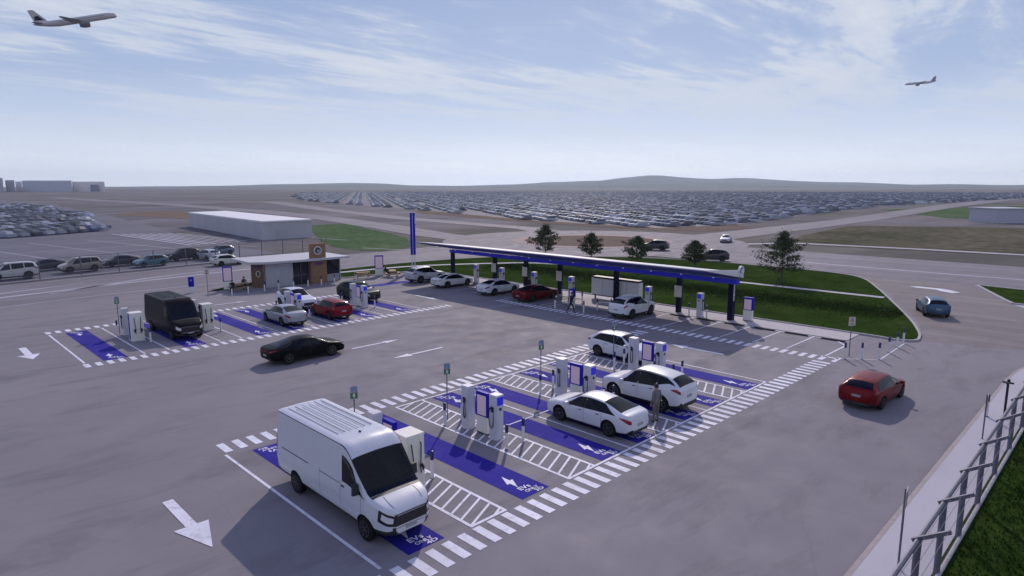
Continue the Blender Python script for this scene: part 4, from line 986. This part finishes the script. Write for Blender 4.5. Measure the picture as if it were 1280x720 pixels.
for i in range(8):
    x=38.5+i*1.55; cp.strip([(x+2.6,123+i*.3),(x,165-i*1.2)],.5,.0)
struct('car_park_stripes',cp,simple('stripe_white',(.45,.45,.52),.7))
# masses of parked cars too far to tell apart
def carmass(name,poly,ang,pitchx,rowgap,seed,keep,mats,minx=0):
    rnd=random.Random(seed); mb=MB(); xs=[p[0] for p in poly]; ys=[p[1] for p in poly]; ca,sa=math.cos(ang),math.sin(ang)
    cx_,cy_=(min(xs)+max(xs))/2,(min(ys)+max(ys))/2; Rr=max(max(xs)-min(xs),max(ys)-min(ys))*.75
    rows=int(2*Rr/rowgap); cnt=0
    for r_ in range(rows):
        for side in (0,1):
            v=-Rr+r_*rowgap+side*5.4; u=-Rr; blk=1
            while u<Rr:
                u+=pitchx
                if rnd.random()<.03: blk=rnd.random()<keep
                if not blk or rnd.random()>.85: continue
                x=cx_+u*ca-v*sa; y=cy_+u*sa+v*ca
                if x*x+y*y>1250**2 or not hit(x,y,poly) or x<minx: continue
                if abs(math.degrees(math.atan2(y,x))-45)>44: continue
                m=rnd.choice([0,0,1,1,1,2,2,3,4]); h=1.35+.4*rnd.random(); z=-.03
                L_=4.5;w_=1.8; d_=ang+math.pi/2
                mb.box((x,y,z+.55),(L_,w_,.62),m,d_,.96); mb.box((x-math.cos(d_)*.25,y-math.sin(d_)*.25,z+.86+(h-.86)/2),(2.7,1.6,h-.86),m if rnd.random()<.5 else 5,d_,.72)
                mb.box((x-math.cos(d_)*.25,y-math.sin(d_)*.25,z+h+.01),(1.8,1.1,.03),m,d_); cnt+=1
    o=mb.build(name,mats); tag(o,'mass of parked cars filling the far car park' if name=='far_parked_cars' else 'scattered rows of parked cars in the car park behind the fence','cars',kind='stuff'); print(name,cnt); return o
cm=[simple('far_white',(.42,.44,.5),.4,var=.03),simple('far_silver',(.27,.29,.35),.4,var=.03),simple('far_grey',(.13,.14,.17),.4),simple('far_blue',(.08,.1,.2),.4),simple('far_dark',(.06,.06,.08),.4),simple('far_glass',(.07,.08,.11),.3)]
carmass('far_parked_cars',cpA,R(58),2.7,14.5,5,.93,cm)
carmass('left_parked_cars',[(-4,186),(25,162),(40,176),(58,283),(64,418),(-12,730),(-150,600),(-120,300)],R(30),2.8,14,9,.62,cm,-150)
# ------------------------------------------------------------------ trees
lm,nt,b=newmat('leaves'); v=coords(nt); 
nt.links.new(ramp(nt,noise(nt,2.2,4,.6,v),[(.3,(.022,.04,.014)),(.5,(.045,.07,.022)),(.72,(.085,.10,.04))]),b.inputs['Base Color']); b.inputs['Roughness'].default_value=.8
M['bark']=simple('bark',(.07,.055,.045),.9,var=.3,bmp=.4)
def tree(x,y,h,w,seed,label,z0=.07,trunk=.7):
    rnd=random.Random(seed); t=thing('young_tree',label,'tree',(x,y,z0),0,'young trees on the verge')
    tb=MB(); tb.tube([(0,0,0),(.03,.02,h*.3),(-.04,.03,h*.6),(.02,0,h*.93)],[.09,.075,.05,.015],8)
    lf=MB(); tips=[]
    for i in range(46):
        z=h*(.2+.72*(i/34)**.9); a=i*2.4+rnd.random(); prof=math.sin(math.pi*min(1,(z/h-.12)/.95)**.7)
        L=w*prof*(.55+.6*rnd.random()); p0=Vector((0,0,z)); p1=p0+Vector((math.cos(a)*L,math.sin(a)*L,L*(.12+.3*rnd.random())))
        pm=(p0+p1)/2+Vector((0,0,.06*L)); tb.tube([p0,pm,p1],[.028,.018,.006],5)
        for k in range(5): tips.append((p0.lerp(p1,.3+.7*(k+rnd.random())/5),.13+.16*rnd.random()*w))
    for c,r_ in tips:
        for k in range(26):
            d=Vector((rnd.gauss(0,1),rnd.gauss(0,1),rnd.gauss(0,.55))); p=c+d*r_*.62
            n_=Vector((rnd.gauss(0,1),rnd.gauss(0,1),rnd.gauss(0,1)+.6)).normalized(); u=n_.orthogonal().normalized(); w_=n_.cross(u); s_=.045+.05*rnd.random()
            lf.add([p-u*s_*1.6,p-w_*s_*.7,p+u*s_*1.6,p+w_*s_*.7],[(0,1,2,3)])
    tb.build('trunk',M['bark'],t,smooth=True); lf.build('crown',lm,t)
tree(71.0,64.0,4.1,2.7,1,'first tree from the left beyond the canopy roof'); tree(74.0,57.7,3.2,2.0,2,'second tree from the left beyond the canopy roof, narrow crown')
tree(74.1,49.9,3.2,2.4,3,'third tree from the left beyond the canopy roof'); tree(76.3,42.4,2.9,1.9,4,'small round tree just left of the black suv on the road'); tree(70.6,28.6,4.8,3.0,5,'tallest tree with spreading branches right of the canopy sign')
# ------------------------------------------------------------------ aircraft
M['hull']=simple('aircraft_white',(.50,.47,.46),.35,var=.05,scale=.3); M['hullg']=simple('aircraft_grey',(.22,.2,.22),.4,var=.08,scale=.3)
def plane(label,c,d,up_bank,L,logo):
    """local: nose +x, z up"""
    t=thing('airliner',label,'aeroplane')
    X=Vector(d).normalized(); Z=Vector((0,0,1)); Y=Z.cross(X).normalized(); Z=X.cross(Y)
    q=math.radians(up_bank); Y,Z=Y*math.cos(q)+Z*math.sin(q),Z*math.cos(q)-Y*math.sin(q)
    t.matrix_world=Matrix(((X.x,Y.x,Z.x,c[0]),(X.y,Y.y,Z.y,c[1]),(X.z,Y.z,Z.z,c[2]),(0,0,0,1)))
    s=L/38
    f=MB(); pr=[(r_*.80,x_) for r_,x_ in [(.15,19),(.9,18.3),(1.5,17.2),(1.85,15.5),(1.98,13),(1.98,-8),(1.75,-12),(1.2,-15.5),(.6,-18),(.15,-19)]]
    vs=[];n=20
    for r_,x in pr:
        dz=.45*max(0,(-x-8)/11)**1.2*2.2-(.5 if x>18 else (.3 if x>17 else 0))
        for k in range(n): a=2*math.pi*k/n; vs.append((x*s,r_*math.cos(a)*s,(r_*math.sin(a)+dz)*s))
    fs=[(i*n+k,i*n+(k+1)%n,(i+1)*n+(k+1)%n,(i+1)*n+k) for i in range(len(pr)-1) for k in range(n)]+[tuple(range(n)),tuple(range((len(pr)-1)*n,len(pr)*n))]
    f.add(vs,fs); f.build('fuselage',M['hull'],t,smooth=True,angle=60)
    def wing(name,root,tip,ch0,ch1,th,mat=M['hullg']):
        m=MB(); vs=[]
        for p,ch_,k in ((root,ch0,1),(tip,ch1,.4)):
            for dx,dz in ((0,0),(-.25,.5),(-.6,.45),(-1,0),(-.5,-.35)): vs.append(((p[0]+dx*ch_)*s,p[1]*s,(p[2]+dz*th*k)*s))
        m.add(vs,[(0,1,2,3,4),(9,8,7,6,5)]+[(i,(i+1)%5,5+(i+1)%5,5+i) for i in range(5)]); return m.build(name,mat,t)
    for sy in (1,-1):
        wing('wing',(4.5,sy*1.2,-1.1),(-5.2,sy*17,1.0),6.6,1.6,.8); wing('tailplane',(-14.2,sy*.6,.9),(-17.6,sy*6,1.5),3.4,1.3,.35)
        e=MB(); e.lathe([(.9,3.6),(1.15,2.8),(1.2,1.6),(.95,.0),(.5,-1.2)],(1.8,sy*5.6,-2.3),n=16,axis='x'); e.v=[(v[0]*s,v[1]*s,v[2]*s) for v in e.v]; e.bar((3.0*s,sy*5.6*s,-1.3*s),(.5*s,sy*5.6*s,-.7*s),.3*s,.6*s); e.build('engine',M['hullg'],t,smooth=True)
    m=MB(); A=[(-12.2,1.8),(-16.6,7.6),(-18.9,7.6),(-17.9,1.5)]
    m.add([(p[0]*s,-.15*s,p[1]*s) for p in A]+[(p[0]*s,.15*s,p[1]*s) for p in A],[(0,1,2,3),(7,6,5,4),(0,4,5,1),(1,5,6,2),(2,6,7,3),(3,7,4,0)]); fin=m.build('tail_fin',M['hull'] if logo else M['hullg'],t)
    if logo:
        m=MB(); 
        for yy in (-.17,.17): m.add([(-13.6*s,yy*s,2.4*s),(-15.4*s,yy*s,4.6*s),(-17.2*s,yy*s,4.4*s),(-17.4*s,yy*s,2.6*s)],[(0,1,2,3)])
        m.build('tail_mark',M['navy'],fin)
    w=MB()
    for sy in (1,-1):
        for k in range(30): w.box(((13-k*.72)*s,sy*1.585*s,.45*s),(.28*s,.03*s,.36*s))
    w.build('cabin_windows',M['glass'],t); m=MB(); m.box((17.6*s,0,.6*s),(.5*s,1.5*s,.5*s),taper=.7); m.build('cockpit_window',M['glass'],t)
    return t
plane('airliner climbing to the right in the upper left sky',(62.3,287.2,70.3),(25.9,-7.2,7.6),6,27.0,True)
plane('small airliner flying left on the right side of the sky',(867.5,209,127.0),(-7.0,29.3,-.4),-3,30.5,False)
# ------------------------------------------------------------------ people
def person(x,y,z,heading,label,pose,top,legs,hair=M['hair'],scale=1.0,group=None):
    """local: faces +x"""
    root=thing('person',label,'person',(x,y,z),R(heading),group); root.scale=(scale,)*3
    V=[];E=[];RR=[]
    def v(p,r,par=None):
        V.append(p); RR.append(r)
        if par is not None: E.append((par,len(V)-1))
        return len(V)-1
    seat=pose=='sit'; hz=.52 if seat else .93
    lean=.06 if pose=='walk' else .0
    pel=v((0,0,hz),.135); ws=v((.01+lean*.3,0,hz+.14),.125,pel); chs=v((.02+lean,0,hz+.36),.155,ws); nk=v((.01+lean,0,hz+.52),.075,chs)
    n2=v((.03+lean,0,hz+.58),.052,nk); hd=v((.05+lean,0,hz+.67),.082,n2); h2=v((.05+lean,0,hz+.75),.078,hd); nose=v((.15+lean,0,hz+.67),.016,hd)
    hands=[]
    for s in (1,-1):
        sh=v((.0+lean,s*.17,hz+.48),.062,nk)
        if seat: el=v((.12,s*.24,hz+.24),.043,sh); wr_=v((.36,s*.14,hz+.26),.028,el); hn=v((.43,s*.12,hz+.27),.032,wr_); fd=Vector((1,0,0))
        elif pose=='walk': el=v((-.10*s+lean,s*.24,hz+.20),.042,sh); wr_=v((-.16*s+.06+lean,s*.27,hz-.04),.028,el); hn=v((-.17*s+.09,s*.27,hz-.12),.032,wr_); fd=Vector((.2,0,-1)).normalized()
        else: el=v((-.02,s*.25,hz+.20),.043,sh); wr_=v((.06,s*.25,hz-.04),.028,el); hn=v((.08,s*.24,hz-.12),.032,wr_); fd=Vector((.15,0,-1)).normalized()
        hands.append((Vector(V[hn]),fd,s))
        if seat: k=v((.42,s*.12,hz-.02),.07,v((.18,s*.10,hz-.03),.09,pel)); an=v((.40,s*.12,.09),.042,k); ft=v((.56,s*.13,.045),.042,v((.44,s*.12,.05),.045,an))
        elif pose=='walk':
            hp=v((0,s*.09,hz-.08),.095,pel); k=v((.16*s+.03,s*.10,.50),.062,hp); an=v((.30*s-.04,s*.10,.10 if s>0 else .13),.042,k); ft=v((.30*s+.12,s*.11,.04),.038,v((.30*s-.01,s*.10,.05),.042,an))
        else: hp=v((0,s*.09,hz-.08),.095,pel); k=v((.02,s*.10,.50),.062,hp); an=v((-.01,s*.10,.09),.042,k); ft=v((.15,s*.11,.04),.038,v((.02,s*.10,.045),.045,an))
    me=bpy.data.meshes.new('body'); me.from_pydata(V,E,[]); o=bpy.data.objects.new('body',me); col.objects.link(o)
    sk=o.modifiers.new('s','SKIN'); 
    if not me.skin_vertices: 
        bm=bmesh.new(); bm.from_mesh(me); bm.verts.layers.skin.verify(); bm.to_mesh(me); bm.free()
    for i,sv in enumerate(me.skin_vertices[0].data): sv.radius=(RR[i],RR[i]*(1.35 if i in (chs,) else 1.0)); sv.use_root=(i==0)
    sb=o.modifiers.new('u','SUBSURF'); sb.levels=2; sb.render_levels=2
    bpy.context.view_layer.update()
    m2=bpy.data.meshes.new_from_object(o.evaluated_get(bpy.context.evaluated_depsgraph_get())); bpy.data.objects.remove(o)
    b=MB(); b.add([tuple(q.co) for q in m2.vertices],[tuple(p.vertices) for p in m2.polygons])
    for hp_,fd,s in hands:      # fingers and thumb rooted in the palm
        side=Vector((0,1,0)) if abs(fd.z)<.5 else Vector((1,0,0)); side=(side-fd*side.dot(fd)).normalized(); cu=fd.cross(side)
        for k,ln in enumerate((.072,.08,.076,.06)):
            a=hp_+side*(k-1.5)*.017+fd*.02; b.tube([a,a+fd*ln*.5,a+fd*ln*.85+cu*.018*s],[.0085,.008,.006],6)
        a=hp_-side*.022; b.tube([a,a-side*.03+fd*.02,a-side*.035+fd*.05],[.010,.009,.007],6)
    bo_=b.build('body',[top,legs,M['skin'],M['blackp']],root,smooth=True,angle=80)
    for p in bo_.data.polygons:
        c=p.center; zz=c.z
        hand=any((c-h[0]).length<.14 and (c-h[0]).dot(h[1])>-.045 for h in hands)
        p.material_index=2 if (zz>hz+.555 or hand) else (3 if zz<.085 else (1 if zz<hz+.06 and not (seat and zz>hz+.1) and abs(c.y)<.2 else 0))
    hm=MB(); hc=Vector((.035+lean,0,hz+.735))
    for i in range(7):
        pass
    pr=[]
    for i in range(7): a=math.pi/2*i/6; pr.append((.098*math.cos(a)+.001,.10*math.sin(a)))
    hm.lathe([(.09,-.08),(.1,-.02)]+pr,(hc.x-.012,0,hc.z-.0),n=16); hm.build('hair',hair,root,smooth=True,angle=70)
    er=MB(); 
    for s in (1,-1): er.box((.045+lean,s*.088,hz+.68),(.035,.02,.06),taper=.7)
    er.build('ears',M['skin'],root); ey=MB()
    for s in (1,-1): ey.box((.128+lean,s*.032,hz+.70),(.012,.026,.012))
    ey.build('eyes',M['blackp'],root); mo=MB(); mo.box((.128+lean,0,hz+.615),(.01,.045,.01)); mo.build('mouth',M['signred'],root)
    return root
blk=cloth('black',(.012,.012,.014)); gry=cloth('grey',(.16,.155,.17)); nvy=cloth('navy',(.02,.022,.045)); tan=cloth('khaki',(.14,.12,.11))
p=person(24.15,15.0,.012,75,'person in long grey shirt and khaki trousers standing between white sedan and suv','stand',gry,tan,scale=1.02)
bg=MB(); bg.box((.05,-.27,.85),(.26,.1,.26),taper=.8); bg.tube([(.05,-.24,.98),(.03,-.14,1.2),(.0,-.06,1.42)],.012,5)
o=bg.build('shoulder_bag',M['blackp'],loc=(24.15,15.0,.012)); o.rotation_euler[2]=R(75); tag(o,'black shoulder bag carried by the person in the grey shirt','bag')
person(40.85,33.9,.012,-60,'person in dark clothes walking across the crossing under the canopy','walk',blk,nvy,scale=1.03)
person(45.4,43.1,.012,10,'person in black standing between the white sedan and the dark red car','stand',blk,blk)
person(25.1,64.55,-.0,80,'person in black sitting at the left picnic table, back to the lot','sit',blk,nvy,group=None,scale=.98)
person(26.9,66.1,-.0,-100,'person in dark green sitting on the far side of the left picnic table','sit',cloth('green',(.02,.04,.02)),nvy,scale=.98)
person(42.75,63.9,.0,-30,'person in black sitting on the left bench of the picnic table beside the totem','sit',blk,nvy,scale=.98)
# bicycle by the path and waste bins
t=thing('bicycle_hoops','pair of small dark hoops on the footpath beneath the tallest tree','bicycle rack',(67.5,27.4,.08))
for y in (-.35,.35):
    MB().tube([(-.3,y,0),(-.3,y,.55)]+[(-.3*math.cos(a),y,.55+.28*math.sin(a)) for a in [math.pi*k/8 for k in range(1,8)]]+[(.3,y,.55),(.3,y,0)],.035,6).build('hoop',M['blackp'],t)
# ------------------------------------------------------------------ light, sky, camera
az,el=R(39.4),R(33.0)
sd=Vector((math.cos(az)*math.cos(el),math.sin(az)*math.cos(el),math.sin(el)))
ld=bpy.data.lights.new('sun','SUN'); ld.energy=SUN; ld.angle=R(.6); ld.color=(1.0,.87,.78)
lo=bpy.data.objects.new('sun',ld); col.objects.link(lo); lo.rotation_euler=sd.to_track_quat('Z','Y').to_euler()
w=bpy.data.worlds.new('World'); scene.world=w; w.use_nodes=True; nt=w.node_tree; bg=nt.nodes['Background']
sky=nt.nodes.new('ShaderNodeTexSky'); sky.sky_type='NISHITA'; sky.sun_disc=False; sky.sun_elevation=el; sky.sun_rotation=R(90-39.4)
sky.air_density=1.0; sky.dust_density=.6; sky.ozone_density=2.5; sky.altitude=0
tc=nt.nodes.new('ShaderNodeTexCoord'); sep=nt.nodes.new('ShaderNodeSeparateXYZ'); nt.links.new(tc.outputs['Generated'],sep.inputs[0])
def mth(op,a,b_=None,clamp=False):
    n=nt.nodes.new('ShaderNodeMath'); n.operation=op; n.use_clamp=clamp
    for i,q in enumerate((a,b_)):
        if q is None: continue
        if isinstance(q,(int,float)): n.inputs[i].default_value=q
        else: nt.links.new(q,n.inputs[i])
    return n.outputs[0]
zc=mth('ADD',mth('MAXIMUM',sep.outputs[2],0.0),.055)
cv=nt.nodes.new('ShaderNodeCombineXYZ'); nt.links.new(mth('DIVIDE',sep.outputs[0],zc),cv.inputs[0]); nt.links.new(mth('DIVIDE',sep.outputs[1],zc),cv.inputs[1])
mp=nt.nodes.new('ShaderNodeMapping'); mp.inputs['Rotation'].default_value=(0,0,R(42)); mp.inputs['Scale'].default_value=(.42,.80,1); mp.inputs['Location'].default_value=CLOC; nt.links.new(cv.outputs[0],mp.inputs[0])
mp2=nt.nodes.new('ShaderNodeMapping'); mp2.inputs['Rotation'].default_value=(0,0,R(40)); mp2.inputs['Scale'].default_value=(.8,2.6,1); nt.links.new(cv.outputs[0],mp2.inputs[0])
n1=noise(nt,1.0,8,.62,mp.outputs[0],.5); n2=noise(nt,1.3,8,.68,mp2.outputs[0],.8)
c1=mth('ADD',mth('MULTIPLY',n1,.66),mth('MULTIPLY',n2,.34))
cl=ramp(nt,c1,[(.44,(0,)*3),(.485,(.22,)*3),(.525,(.7,)*3),(.60,(1,)*3)])
elev=ramp(nt,sep.outputs[2],[(.0,(.0,)*3),(.05,(.25,)*3),(.16,(1,)*3)])
cf=mix(nt,1.0,cl,elev,'MULTIPLY')
def vscale(c_,k_):
    n=nt.nodes.new('ShaderNodeVectorMath'); n.operation='SCALE'; nt.links.new(c_,n.inputs[0]); n.inputs['Scale'].default_value=k_; return n.outputs[0]
grad=ramp(nt,sep.outputs[2],[(0,(1.15,1.22,1.35)),(.03,(.98,1.06,1.22)),(.08,(.68,.78,1.0)),(.15,(.46,.57,.83)),(.27,(.35,.46,.74)),(.6,(.20,.26,.70)),(1,(.14,.18,.66))])
base=mix(nt,.88,mix(nt,1.0,sky.outputs[0],SKYT,'MULTIPLY'),vscale(grad,10.0))
cloud=mix(nt,cf,base,CLOUDC)
nt.links.new(cloud,bg.inputs[0]); bg.inputs[1].default_value=SKY
hz=MB(); hz.bbox(-7600,9500,-7600,9500,-3,170); hm,nt,b=newmat('haze'); nt.nodes.remove(b)
pv=nt.nodes.new('ShaderNodeVolumePrincipled'); pv.inputs['Color'].default_value=(.66,.80,1,1); pv.inputs['Density'].default_value=HAZE; pv.inputs['Anisotropy'].default_value=0.5
nt.links.new(pv.outputs[0],[n for n in nt.nodes if n.type=='OUTPUT_MATERIAL'][0].inputs['Volume'])
if HAZE>0: tag(hz.build('haze',hm),kind='stuff')
cam=bpy.data.cameras.new('camera'); cam.lens=804/1280*36; cam.sensor_width=36; cam.clip_end=20000; cam.clip_start=.1
co=bpy.data.objects.new('camera',cam); col.objects.link(co); co.location=(0,0,10.5); co.rotation_euler=(R(90)-math.atan(127/804),0,R(-45)); scene.camera=co
scene.view_settings.view_transform='Standard'; scene.view_settings.look='None'; scene.view_settings.gamma=1; scene.view_settings.exposure=EXPO
scene.cycles.volume_bounces=0; scene.cycles.volume_max_steps=64
